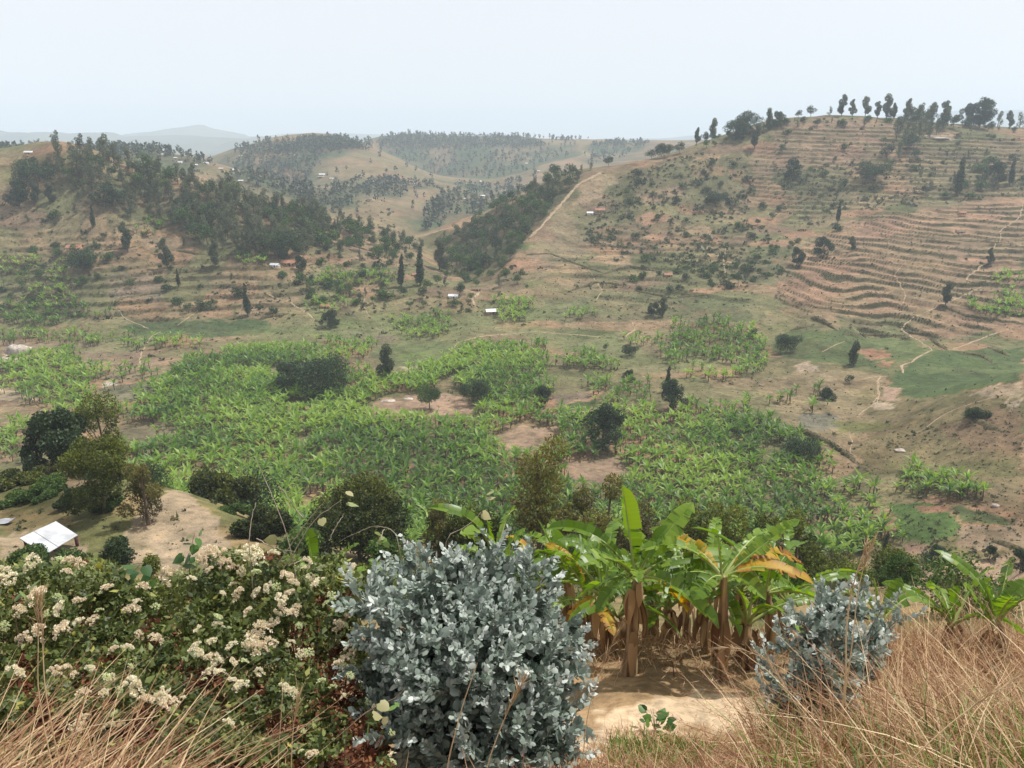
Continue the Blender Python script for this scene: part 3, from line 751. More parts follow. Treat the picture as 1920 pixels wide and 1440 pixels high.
PROTO2 = {}
def proto2(key, kind, seed, mat, h=10.0, nl=3600, L=.46, W=.27, wide=1.0, **kw):
    mb, (V, T, t) = tree_meshes(kind, seed, h, nl, L, W, wide, **kw)
    tm = mb.build("trunk"); tm.materials.append(M['bark']); cm = mesh("crown", V, T=T, tint=t); cm.materials.append(M[mat])
    PROTO2.setdefault(key, []).append((tm, cm, h))
for s in range(3): proto2('euc', 'euc', 120 + s, 'euc_far', wide=1.7)
for s in range(3): proto2('dark', 'dome', 140 + s, 'dark_leaf', nl=5200)
for s in range(3): proto2('wide', 'broad', 150 + s, 'dark_leaf', nl=5200, wide=1.6)
for s in range(2): proto2('column', 'column', 160 + s, 'dark_leaf', nl=2200, L=.34)
for s in range(2): proto2('green', 'broad', 170 + s, 'green_leaf')
for s in range(2): proto2('bush', 'bush', 180 + s, 'green_leaf', L=.8, W=.45)
for s in range(2): proto2('dbush', 'bush', 190 + s, 'dark_leaf', L=.8, W=.45)
def slant(p): return (Vector(p) - cam.location).length
def place(key, name, px, py, hpx, label, cat='tree', group=None, r=random, ymin=30., g=None, parts=False):
    p = g
    for dy in range(0, 26, 2):
        if p is not None: break
        p = ground_at(px, py + dy, ymin)
        if p is not None and p.y > 640: p = None
    if p is None: print('NO TREE', label); return None
    if parts:
        tm, cm, h = r.choice(PROTO2[key]); s = hpx * slant(p) / FPX / h / .96
        e = empty(name, (p.x, p.y, p.z - .1), label, cat, group, (r.uniform(-.05, .05), r.uniform(-.05, .05), r.uniform(0, 6.28)), s)
        obj("trunk", tm, None, e); obj("crown", cm, None, e)
        return e
    me, h = r.choice(PROTO[key])
    s = hpx * slant(p) / FPX / h / .96
    o = obj(name, me, label=label, cat=cat, group=group, loc=(p.x, p.y, p.z - .1), rot=(r.uniform(-.05, .05), r.uniform(-.05, .05), r.uniform(0, 6.28)), scale=(s * r.uniform(.9, 1.12), s * r.uniform(.9, 1.12), s))
    return o

# ------------------------------------------------------------------ trails and terrace banks
def drape(pts, step, ymin=12., wob=0.):
    W = []
    for k in range(len(pts) - 1):
        (x0, y0), (x1, y1) = pts[k], pts[k + 1]
        n = max(2, int(math.hypot(x1 - x0, y1 - y0) / 6))
        for t in np.arange(n) / n:
            g = ground_at(x0 + (x1 - x0) * t, y0 + (y1 - y0) * t, ymin)
            if g is not None: W.append((g.x, g.y))
    g = ground_at(*pts[-1], ymin)
    if g is not None: W.append((g.x, g.y))
    if len(W) < 2: return np.zeros((0, 2))
    W = np.array(W)
    keep = [0]
    for i in range(1, len(W)):
        j = np.linalg.norm(W[i] - W[keep[-1]])
        if .05 < j < 45: keep.append(i)
    W = W[keep]
    d = np.concatenate([[0], np.cumsum(np.linalg.norm(np.diff(W, axis=0), axis=1))])
    n = max(3, int(d[-1] / step) + 1); s = np.linspace(0, d[-1], n)
    P = np.stack([np.interp(s, d, W[:, 0]), np.interp(s, d, W[:, 1])], 1)
    for _ in range(2): P[1:-1] = (P[:-2] + 2 * P[1:-1] + P[2:]) / 4
    if wob: P += wob * np.stack([N1.fbm(s / 3, s * 0 + 3, 2), N2.fbm(s / 3, s * 0 + 9, 2)], 1)
    return P
def ribbon(name, pts, w, label, mat='sand', lift=.10, ymin=12.):
    w *= .72
    P = drape(pts, 1.0, ymin, .5)
    if len(P) < 3: print('NO PATH', label); return
    D = np.gradient(P, axis=0); D /= np.linalg.norm(D, axis=1)[:, None] + 1e-9
    S = np.stack([-D[:, 1], D[:, 0]], 1)
    ww = w * (.9 + 1.1 * N3.fbm(np.arange(len(P)) * .35, np.arange(len(P)) * 0 + w, 2))
    rows = [P + S * (ww * f)[:, None] for f in (-.5, -.17, .17, .5)]
    V = np.stack([np.concatenate([q, (ground_z(q[:, 0], q[:, 1]) + lift * (1 if 0 < i < 3 else -.3))[:, None]], 1) for i, q in enumerate(rows)], 1)
    n = len(P); k = np.arange(n - 1)[:, None] * 4 + np.arange(3)[None]; k = k.ravel()
    obj(name, mesh(name, V, np.stack([k, k + 1, k + 5, k + 4], 1), smooth=True), M[mat], kind='structure', label=label)
c4 = lambda *p: [(1440 + x / 4, 380 + y / 4) for x, y in p]
c3r = lambda *p: [(1280 + x / 3, 180 + y / 3) for x, y in p]
c6 = lambda *p: [(1280 + x / 3, 600 + y / 3) for x, y in p]
TR = [
 (c4((1910, 0), (1890, 110), (1740, 215), (1755, 260), (1690, 330), (1650, 440), (1560, 510), (1490, 560), (1490, 590)), 1.0, "pale footpath climbing the upper terraces at the right edge"),
 (c4((1600, 630), (1480, 690), (1380, 740), (1280, 765), (1200, 820), (1090, 860), (1000, 945), (1070, 1000), (1210, 1085), (1240, 1105), (1150, 1140), (1080, 1190), (1000, 1225), (1010, 1280)), 1.1, "pale footpath zigzagging down the terraces to the green fields"),
 (c4((1840, 935), (1700, 980), (1500, 1060), (1380, 1100)), .9, "straight pale footpath across the foot of the terraced hill"),
 (c4((1005, 470), (945, 540), (1000, 620), (1035, 700), (1010, 760)), .7, "faint footpath crossing the middle terraces"),
 (c4((660, 1330), (780, 1310), (840, 1295), (820, 1360), (840, 1440), (790, 1500)), .8, "short sandy footpath beside the pink bare plot"),
 (c4((570, 1040), (470, 1080), (410, 1120)), .6, "thin trail through green fields near the lone round tree"),
 (c6((1310, 640), (1400, 580), (1480, 520), (1600, 480), (1900, 390)), .55, "thin sandy trail climbing the grassy spur"),
 (c6((970, 550), (1040, 490), (1100, 465), (1105, 345)), .6, "sandy trail at the foot of the grassy spur"),
 (c6((930, 620), (950, 680), (935, 740), (980, 770)), .5, "short winding trail beside the plantation"),
 ([(300, 622), (282, 632), (265, 662), (260, 695)], .8, "sandy footpath between banana plots on the left"),
 ([(850, 652), (860, 641), (900, 631), (1000, 622), (1080, 628), (1130, 632)], 1.0, "pale valley path curving below the knoll"),
 ([(925, 586), (905, 585), (890, 575), (885, 560), (896, 552), (902, 545)], 1.6, "sandy yard path leading up to the white roofed house"),
 ([(660, 546), (690, 547), (735, 548)], 1.2, "pale level path in front of the knoll houses"),
 ([(1125, 324), (1085, 345), (1050, 385), (1010, 430), (980, 455)], 3.2, "wide bare sandy track down the crest of the middle spur"),
 ([(490, 548), (540, 565), (575, 585), (590, 600)], .9, "pale footpath slanting down the lower left hill"),
 ([(215, 572), (235, 598), (280, 616)], .7, "thin footpath at the foot of the left hill"),
 ([(330, 612), (360, 590), (385, 572)], .7, "short footpath between bare plots on the left hill"),
 ([(795, 441), (850, 425), (893, 411)], 3.0, "pale road section across the far valley"),
 ([(1185, 604), (1190, 618), (1172, 632)], 1.3, "sandy stream bed in the middle fields"),
 ([(1100, 500), (1130, 545), (1118, 562)], .7, "thin trail below the bare spur"),
 ([(1360, 520), (1357, 490), (1362, 460)], .8, "short pale trail on the scrubby right hill"),
 ([(1840, 233), (1880, 236), (1925, 238)], 2.5, "pale road along the crest of the right hill"),
 ([(1545, 398), (1590, 385), (1640, 375), (1735, 355)], .9, "thin trail across the upper right hill"),
 ([(700, 598), (690, 590), (682, 575), (684, 560)], .8, "footpath climbing the left side of the knoll"),
]
for pts, w, lab in TR: ribbon("footpath", pts, w, lab)
BK = [c4(*p) for p in (((550, 990), (750, 995), (1060, 995)), ((1280, 770), (1380, 800), (1480, 850), (1700, 880), (1920, 910)), ((1380, 610), (1500, 615), (1650, 600)), ((320, 860), (400, 890), (520, 960)), ((1030, 970), (1240, 1000)), ((1230, 1040), (1340, 1105)), ((1420, 1120), (1600, 1150), (1680, 1200)), ((1650, 1085), (1800, 1150)))]
BK += [[(985, 478), (1030, 475), (1080, 495), (1130, 512)], [(1110, 520), (1180, 500), (1240, 510)], [(1190, 545), (1260, 560), (1330, 552)], [(600, 470), (640, 455), (690, 470)], [(690, 470), (730, 462)],
       [(210, 425), (280, 418)], [(190, 470), (260, 462)], [(330, 470), (390, 478)], [(220, 560), (300, 548)], [(480, 600), (540, 588)], [(330, 512), (420, 500)], [(1070, 545), (1120, 530), (1170, 535)],
       [(1480, 800), (1560, 835), (1640, 890)], [(1810, 775), (1850, 800), (1880, 810)], [(1860, 1015), (1920, 1030)], [(1480, 620), (1520, 612)]]
BANKPTS = []
for b in BK:
    P = drape(b, .8, 16., .5)
    if len(P) < 3: continue
    D = np.gradient(P, axis=0); D /= np.linalg.norm(D, axis=1)[:, None] + 1e-9
    S = np.stack([-D[:, 1], D[:, 0]], 1)
    s = np.arange(len(P)); f = np.minimum(1, np.minimum(s, s[::-1]) / 3.0)
    hh = (.6 + 1.1 * N1.fbm(s * .13, s * 0 + P[0, 0], 3)) * f; ww = .75 + .5 * N2.fbm(s * .2, s * 0 + 4, 2)
    rows = []
    for fr, hz in ((-1.0, -.15), (-.55, .62), (0, 1.0), (.55, .62), (1.0, -.15)):
        q = P + S * (ww * fr)[:, None]
        z = ground_z(q[:, 0], q[:, 1]) + np.where(hz < 0, -.15, hz * hh) + .12 * rng.normal(size=len(P)) * (hz > 0)
        rows.append(np.concatenate([q, z[:, None]], 1))
    V = np.stack(rows, 1); k = (np.arange(len(P) - 1)[:, None] * 5 + np.arange(4)[None]).ravel()
    obj("terrace_bank", mesh("terrace_bank", V, np.stack([k, k + 1, k + 6, k + 5], 1)), M['bank'], kind='structure', label="low dark scrubby bank between two terraced fields")
    BANKPTS.append(np.concatenate([P, hh[:, None]], 1))

# scrub: small tufts that nobody could count
def tuft_mass(name, P, hs, mat, label, nl=9, seed=0, tint0=.45, flat=.75):
    r = np.random.default_rng(seed); n = len(P)
    C = np.repeat(P, nl, 0); h = np.repeat(hs, nl)
    d = r.normal(size=(n * nl, 3)); d /= np.linalg.norm(d, axis=1)[:, None]; d[:, 2] = np.abs(d[:, 2])
    C = C + d * (h * r.uniform(.25, .62, n * nl))[:, None] * np.array((1, 1, flat))
    t = np.clip(np.repeat(r.normal(tint0, .2, n), nl) + r.normal(0, .12, n * nl), 0, 1)
    V, T, tt = leaves_at(r, C, h * .75, h * .42, .4, t, d * .6)
    o = obj(name, mesh(name, V, T=T, tint=tt), M[mat], kind='stuff', label=label)
    return o
bp = np.concatenate(BANKPTS); bp = np.repeat(bp, 2, 0)
rk = np.nonzero(RISER.ravel() > .45)[0]; rk = rng.choice(rk, min(len(rk), 7000), replace=False)
bp = np.concatenate([bp, np.stack([GX.ravel()[rk], GY.ravel()[rk], rng.uniform(.1, .75, len(rk)) * (N2.fbm(GX.ravel()[rk] / 10, GY.ravel()[rk] / 10, 2) > -.25)], 1)])
bx = bp[:, 0] + rng.normal(0, .3, len(bp)); by = bp[:, 1] + rng.normal(0, .3, len(bp))
tuft_mass("bank_scrub", np.stack([bx, by, ground_z(bx, by) + bp[:, 2] * .35], 1), rng.uniform(.45, 1.15, len(bp)) * (.35 + bp[:, 2] * .7), 'scrub', "dark scrub growing along the terrace banks", 5, 5, .3)
def pix_points(poly, n, ymin=16., ymax=1e9, r=rng):
    A = np.array(poly, float); lo, hi = A.min(0), A.max(0); out = []
    tries = 0
    while len(out) < n and tries < n * 12:
        tries += 1
        x, y = r.uniform(lo[0], hi[0]), r.uniform(lo[1], hi[1])
        if not inside(poly, np.array([x]), np.array([y]))[0]: continue
        g = ground_at(x, y, ymin)
        if g is not None and g.y < ymax: out.append(g)
    return out
def spaced(pts, dist):
    out = []; cell = {}
    for p in pts:
        k = (int(p.x // dist), int(p.y // dist)); ok = True
        for a in (-1, 0, 1):
            for b in (-1, 0, 1):
                for q in cell.get((k[0] + a, k[1] + b), ()):
                    if (q.x - p.x) ** 2 + (q.y - p.y) ** 2 < dist * dist: ok = False
        if ok: cell.setdefault(k, []).append(p); out.append(p)
    return out
SC = []
for poly, n, h in (
 ([(0, 340), (130, 330), (330, 480), (620, 470), (780, 490), (700, 600), (300, 600), (0, 600)], 1100, 1.0),
 ([(1150, 335), (1300, 285), (1420, 300), (1400, 420), (1500, 440), (1480, 520), (1360, 540), (1200, 480), (1080, 460)], 1500, 1.7),
 ([(1420, 300), (1600, 300), (1920, 270), (1920, 370), (1600, 400), (1480, 440)], 900, 1.5),
 ([(1440, 230), (1920, 240), (1920, 300), (1420, 320)], 260, 1.2),
 ([(1450, 540), (1600, 410), (1920, 380), (1920, 620), (1600, 620)], 330, .7),
 ([(960, 520), (1100, 470), (1400, 520), (1440, 600), (1000, 600)], 350, .9),
 ([(560, 480), (980, 500), (1010, 610), (600, 640)], 420, 1.0),
 ([(0, 620), (640, 620), (640, 720), (0, 760)], 300, .7),
 ([(1000, 640), (1460, 600), (1920, 640), (1920, 760), (1600, 880), (1300, 760), (1030, 760)], 420, .6),
 ([(1580, 840), (1920, 740), (1920, 1120), (1560, 1120)], 700, .45),
 ([(0, 880), (460, 880), (460, 1060), (0, 1060)], 70, .4),
 ([(0, 300), (240, 300), (620, 400), (790, 470), (700, 350), (300, 290)], 400, 2.0)):
    for g in pix_points(poly, n): SC.append((g.x, g.y, g.z, h * rng.uniform(.5, 1.5)))
SC = np.array(SC)
SC = SC[N2.fbm(SC[:, 0] / 14, SC[:, 1] / 14, 3) > rng.uniform(-.5, .25, len(SC))]
SC[:, 3] *= np.exp(rng.normal(-.15, .4, len(SC)))
tuft_mass("scrub", SC[:, :3], SC[:, 3], 'scrub', "low dry scrub scattered over the slopes", 8, 6)

TF = []
for poly, n, h in (([(0, 320), (130, 320), (640, 440), (800, 500), (980, 520), (1000, 640), (0, 640)], 5200, .42), ([(980, 480), (1100, 330), (1480, 235), (1920, 245), (1920, 640), (1440, 640), (1000, 640)], 7200, .45),
                   ([(0, 630), (1920, 620), (1920, 780), (1500, 830), (0, 780)], 3600, .32), ([(1500, 830), (1920, 760), (1920, 1110), (1540, 1110)], 2600, .26), ([(0, 870), (460, 870), (460, 1060), (0, 1060)], 160, .18)):
    for g in pix_points(poly, n): TF.append((g.x, g.y, g.z, h * np.exp(rng.normal(0, .45))))
TF = np.array(TF)
tuft_mass("grass_tufts", TF[:, :3], TF[:, 3], 'scrub', "grass tufts and stubble speckling the open slopes", 3, 16, .55, .5)
# ------------------------------------------------------------------ woods and single trees on the hills
R2 = random.Random(3)
def wood(poly, n, dist, kinds, hm, label, group, ymin=250., ymax=560.):
    k = 0
    for g in spaced(pix_points(poly, n, ymin, ymax), dist):
        h = R2.uniform(*hm) * FPX / slant(g)
        key = R2.choice(kinds)
        place(key, {'euc': 'eucalyptus_tree', 'bush': 'bush', 'dbush': 'bush', 'green': 'leafy_tree'}.get(key, 'broadleaf_tree'), 0, 0, h, label, 'tree', group, R2, g=g); k += 1
    return k
nw = wood([(95, 285), (170, 293), (260, 318), (380, 348), (490, 390), (600, 410), (610, 450), (550, 490), (470, 485), (400, 468), (340, 440), (280, 420), (215, 400), (160, 382), (115, 340)], 900, 3.7, ['euc'] * 7 + ['dark', 'green'], (4.5, 12),
     "tall grey-green tree in the dense wood on the upper left hill", "trees of the wood on the left hill")
nw2 = wood([(1050, 330), (1098, 326), (1062, 362), (985, 450), (955, 500), (880, 512), (845, 500), (830, 450), (880, 415), (950, 378)], 420, 4.0, ['euc', 'green', 'green', 'dark'], (4, 10),
     "dark tree in the steep wood left of the sandy spur track", "trees of the wood on the middle spur")
wood([(820, 500), (960, 500), (1000, 530), (900, 545), (840, 530)], 40, 5, ['green', 'euc', 'bush'], (3, 6), "leafy tree at the mouth of the dark gorge", "trees at the gorge mouth")
wood([(1660, 300), (1690, 240), (1740, 225), (1800, 225), (1790, 245), (1720, 270), (1690, 305)], 50, 6, ['euc', 'euc', 'dark'], (8, 13), "grey-green tree in the hanging grove below the right crest", "trees of the grove below the right crest", 400, 620)
wood([(0, 282), (250, 278), (330, 290), (250, 292), (0, 296)], 60, 7, ['euc', 'dark'], (7, 11), "hazy tree on the ridge behind the left hill", "trees on the ridge behind the left hill", 560, 900)
wood([(1180, 325), (1400, 300), (1400, 400), (1250, 420), (1170, 380)], 60, 7, ['dark', 'green', 'dbush', 'bush'], (2.5, 5), "shrubby tree on the upper slope left of the terraces", "shrubby trees on the upper right slope", 300, 520)
wood([(1380, 470), (1500, 450), (1500, 500), (1400, 540)], 34, 5, ['green', 'bush', 'bush'], (2, 4), "pale green shrub in the thicket left of the terraces", "shrubs of the thicket left of the terraces", 250, 520)
wood([(1480, 330), (1590, 300), (1600, 370), (1500, 385)], 34, 6, ['green', 'bush', 'euc'], (2.5, 5), "shrubby tree in the green patch below the red upper fields", "shrubs below the red upper fields", 250, 560)
wood([(1720, 330), (1920, 300), (1920, 360), (1740, 385)], 40, 7, ['dark', 'euc', 'bush'], (3, 7), "dark tree above the top terraces on the right", "trees above the top terraces", 250, 600)
wood([(620, 520), (740, 515), (900, 550), (880, 590), (740, 590), (590, 570), (560, 530)], 60, 4.5, ['green', 'dark', 'bush', 'euc'], (2.5, 6), "leafy garden tree around the knoll houses", "garden trees on the knoll", 250, 420)
wood([(0, 470), (180, 460), (210, 500), (150, 560), (0, 590)], 40, 5, ['bush', 'green', 'dbush'], (2, 4.5), "green bush among bananas on the lower left hill", "bushes on the lower left hill", 250, 420)
wood([(520, 410), (700, 450), (780, 480), (800, 510), (600, 500)], 46, 6, ['bush', 'dbush', 'green'], (2, 4.5), "small tree on the dry shoulder of the left hill", "small trees on the left hill shoulder", 250, 480)
wood([(1150, 500), (1330, 480), (1440, 520), (1330, 560), (1200, 560)], 40, 6, ['dbush', 'dark', 'bush'], (2, 5), "dark shrub at the foot of the scrubby right hill", "shrubs at the foot of the right hill", 250, 480)
wood([(0, 400), (130, 395), (330, 450), (620, 490), (700, 560), (560, 590), (300, 590), (150, 480), (0, 470)], 80, 8, ['bush', 'green', 'dbush', 'euc', 'bush'], (1.5, 5), "small tree or bush dotted over the open front of the left hill", "trees dotted over the front of the left hill", 250, 420)
wood([(1200, 420), (1400, 380), (1600, 390), (1480, 450), (1360, 560), (1150, 500)], 60, 7, ['bush', 'green', 'dbush', 'dark'], (1.5, 4.5), "small bush on the patchy middle of the right hill", "bushes on the middle of the right hill", 250, 520)
wood([(1440, 240), (1690, 235), (1900, 260), (1900, 330), (1480, 330)], 46, 9, ['bush', 'green', 'dark', 'euc'], (2, 5), "small tree between the upper fields below the right crest", "small trees of the upper fields", 350, 600)
wood([(1300, 268), (1480, 228), (1700, 224), (1920, 238), (1920, 250), (1690, 232), (1480, 240), (1310, 285)], 110, 4, ['bush', 'dbush', 'euc', 'green', 'dark'], (1.5, 6), "low tree or bush in the hedge along the right crest", "hedge trees along the right crest", 380, 620)
wood([(560, 400), (640, 420), (720, 450), (790, 490), (700, 500), (600, 480), (540, 470)], 70, 5, ['euc', 'euc', 'green', 'bush'], (3, 8), "thinly standing tree where the left hill wood thins out to the right", "trees at the thin right end of the left hill wood", 250, 520)
wood([(500, 388), (620, 404), (720, 438), (795, 478), (785, 492), (700, 460), (600, 430), (500, 408)], 110, 3.6, ['euc', 'green', 'dark', 'euc'], (4, 9), "tree on the descending ridge line at the right end of the left hill", "ridge line trees of the left hill's right end", 250, 520)
SINGLE = [  # px, py of the foot, height in px, kind, label
 (465, 592, 58, 'column', "slim dark cypress on bare soil low on the left hill"), (335, 537, 30, 'column', "short dark columnar tree in the middle of the left hill"), (315, 503, 50, 'euc', "solitary eucalyptus above the stubble plot on the left hill"),
 (240, 472, 48, 'euc', "rounded tree beside the small red-roofed hut"), (617, 614, 36, 'dark', "dark round tree at the foot of the knoll's left side"), (752, 538, 60, 'column', "left of the tall cypresses on the knoll"),
 (788, 536, 72, 'column', "tallest cypress on the knoll beside the path"), (824, 506, 56, 'euc', "tall ragged tree behind the knoll, rightmost of the three"), (36, 388, 45, 'dark', "dark tree at the far left edge below the green crest"),
 (68, 384, 40, 'euc', "thin tree second from the left edge below the crest"), (95, 381, 30, 'euc', "small tree on bare soil left of the wood"), (72, 352, 52, 'wide', "spreading dark tree left of the wood near the crest"),
 (175, 427, 36, 'column', "narrow tree below the left end of the wood"), (160, 500, 40, 'dbush', "dark bush beside the small metal-roofed house"), (403, 500, 46, 'euc', "pair-standing eucalyptus below the wood, with bananas beside it"),
 (530, 482, 62, 'wide', "dark leafy tree at the lower right end of the wood"), (563, 508, 30, 'dark', "dark tree right of the white-walled house on the left hill"), (380, 580, 22, 'dbush', "small dark bush between bare plots"),
 (1545, 480, 36, 'dark', "dark oval tree at the left end of the terraces"), (1493, 498, 33, 'dark', "dark tree beside the pale thicket left of the terraces"), (1571, 417, 36, 'column', "dark upright tree above the terraces"),
 (1568, 434, 16, 'dbush', "small dark bush below the upright tree above the terraces"), (1597, 472, 25, 'euc', "thin young tree among the left terraces"), (1637, 342, 42, 'wide', "big round dark tree alone on the upper right slope"),
 (1487, 336, 34, 'dark', "dark tree in the green patch of the upper right slope"), (1773, 572, 36, 'euc', "thin tree beside the zigzag path on the terraces"), (1856, 496, 26, 'euc', "small tree beside the path at the upper terraces"),
 (1342, 386, 32, 'wide', "dark round tree on the scrubby right slope"), (1716, 300, 22, 'dark', "small pointed tree below the hanging grove"), (1794, 366, 60, 'column', "tall narrow tree above the terraces on the right"),
 (1893, 347, 42, 'column', "dark pointed tree near the right edge above the terraces"), (1862, 345, 36, 'dark', "dark tree left of the pointed one at the right edge"), (1408, 448, 16, 'dbush', "round bush in the middle of the right slope"),
 (1578, 218, 32, 'euc', "first tall tree from the left on the right crest"), (1598, 218, 26, 'euc', "second tree from the left on the right crest"), (1622, 218, 29, 'euc', "pale airy tree on the right crest"), (1645, 219, 24, 'euc', "lower tree beside the tall clump on the right crest"),
 (1661, 219, 36, 'euc', "tallest clump tree on the right crest"), (1676, 219, 24, 'euc', "tree right of the tall clump on the crest"), (1700, 218, 31, 'euc', "upright tree on the crest right of the clump"), (1722, 222, 24, 'euc', "small tree on the crest above the grove"), (1746, 220, 29, 'euc', "crest tree above the hanging grove"),
 (1770, 225, 33, 'euc', "tall tree at the right end of the crest grove"), (1815, 235, 36, 'dark', "left half of the broad dark crest clump"), (1836, 240, 46, 'dark', "broad dark tree on the crest near the road"), (1870, 226, 22, 'euc', "small crest tree left of the road"), (1892, 228, 24, 'euc', "crest tree second from the right edge"), (1912, 230, 22, 'euc', "crest tree at the right edge"),
 (1497, 219, 14, 'dark', "small round tree at the left end of the flat crest"), (1520, 219, 20, 'dark', "bushy tree on the left of the flat crest"), (1556, 218, 15, 'euc', "thin small tree on the flat crest"), (1461, 236, 26, 'dark', "pointed tree at the shoulder of the right crest"), (1440, 242, 32, 'euc', "tree left of the pointed one on the crest shoulder"),
 (1400, 252, 40, 'wide', "largest dark tree of the crest shoulder"), (1378, 258, 36, 'wide', "dark rounded tree left of the largest on the crest shoulder"), (1336, 252, 32, 'euc', "slim tree on the descending crest"), (1306, 262, 27, 'euc', "solitary slim tree on the descending crest"), (1322, 262, 18, 'dark', "low tree between two slim ones on the descending crest"), (1415, 278, 38, 'euc', "tree just below the crest shoulder"),
 (1245, 294, 27, 'wide', "wide dark tree on the low part of the crest"), (1274, 288, 22, 'dark', "round dark tree right of the wide one on the low crest"), (1222, 296, 20, 'wide', "dark tree left of the wide one on the low crest"), (1141, 311, 19, 'dark', "lone dark tree at the head of the sandy track"), (1108, 319, 14, 'euc', "small tree left of the sandy track head"), (1090, 322, 12, 'euc', "smallest tree beside the sandy track head"),
 # valley
 (548, 736, 62, 'dark', "darker left one of the paired big trees in the plantation"), (602, 737, 84, 'wide', "big spreading tree in the banana plantation, right of its dark partner"), (728, 713, 64, 'euc', "grey-green airy tree at the back of the plantation"),
 (806, 768, 54, 'green', "small light tree with bare stem on the earth mound"), (888, 754, 52, 'wide', "dark flat-topped tree right of the earth mound"), (1016, 762, 44, 'dark', "dark round tree by the ploughed strip"),
 (1130, 840, 92, 'dark', "large black-green tree in the middle of the plantation"), (1256, 772, 66, 'dark', "dark tree with a narrow top right of the plantation middle"), (1250, 735, 50, 'column', "narrow tree behind the dark one right of the plantation middle"),
 (1178, 716, 26, 'dark', "small dark tree between banana clumps"), (1180, 668, 26, 'wide', "small umbrella-shaped tree in the dry middle fields"), (1477, 657, 36, 'wide', "round dark tree alone at the edge of the green fields"), (1598, 686, 42, 'euc', "grey slender tree amid the green fields"),
 (1592, 719, 18, 'dark', "small dark bushy tree on the dry grass"), (1505, 862, 54, 'wide', "dark loose tree at the right side of the plantation"), (1225, 593, 28, 'dark', "left one of the paired dark trees in the far fields"), (1243, 594, 36, 'euc', "right one of the paired dark trees in the far fields"),
 (1411, 636, 22, 'dark', "small dark tree behind the right banana grove"), (1551, 747, 24, 'dbush', "dark bush with bananas right of the plantation"), (1136, 657, 17, 'green', "tiny round tree in the far dry fields"), (1830, 785, 26, 'dbush', "dark bush below the pale rock on the spur"),
 (1757, 1057, 38, 'dark', "small tree with bare stem below the green plots"), (1735, 1052, 22, 'dbush', "small bush left of the bare-stemmed tree"), (1855, 1048, 26, 'dark', "dark bush on the bare right slope"), (1912, 1075, 42, 'dark', "dark tree at the right edge above the bananas"), (1658, 1046, 50, 'column', "slim dark column-shaped tree behind the round green bush"),
]
for px, py, hp, key, lab in SINGLE:
    place(key, {'euc': 'eucalyptus_tree', 'column': 'cypress_tree', 'dbush': 'bush', 'bush': 'bush'}.get(key, 'broadleaf_tree'), px, py, hp, lab, 'bush' if 'bush' in key else 'tree', None, R2, 16., parts=hp >= 24)

# far-off woods read as a mass: thousands of tiny trees on the hills beyond
FT = []
for poly, n in (([(250, 268), (700, 262), (800, 250), (1230, 266), (1100, 330), (900, 400), (700, 420), (600, 390), (420, 330)], 2200), ([(420, 275), (700, 262), (760, 250), (1240, 262), (1200, 275), (700, 280)], 1300),
                ([(0, 280), (260, 272), (420, 290), (300, 296), (0, 298)], 260), ([(680, 340), (860, 330), (830, 430), (740, 440)], 260), ([(440, 268), (700, 258), (700, 280), (440, 290)], 700)):
    for g in pix_points(poly, n, 560.):
        if float(grid(rid, g.x, g.y)) < .33 or rng.random() < .06 or (n == 700 and rng.random() < .35): FT.append((g.x, g.y, g.z, rng.uniform(5, 11)))
FT = np.array(FT)
r_ = np.random.default_rng(9); nl = 16; n_ = len(FT)
d_ = r_.normal(size=(n_ * nl, 3)); d_ /= np.linalg.norm(d_, axis=1)[:, None]
hh_ = np.repeat(FT[:, 3], nl)
C_ = np.repeat(FT[:, :3], nl, 0) + d_ * np.stack([hh_ * .22, hh_ * .22, hh_ * .42], 1) * r_.uniform(.5, 1, n_ * nl)[:, None] + np.stack([0 * hh_, 0 * hh_, hh_ * .52], 1)
V_, T_, t_ = leaves_at(r_, C_, hh_ * .3, hh_ * .2, .2, np.clip(np.repeat(r_.uniform(.1, .9, n_), nl) + r_.normal(0, .1, n_ * nl), 0, 1), d_)
obj("far_woods", mesh("far_woods", V_, T=T_, tint=t_), M['far_tree'], kind='stuff', label="hazy woods and hedgerows covering the hills beyond the valley")

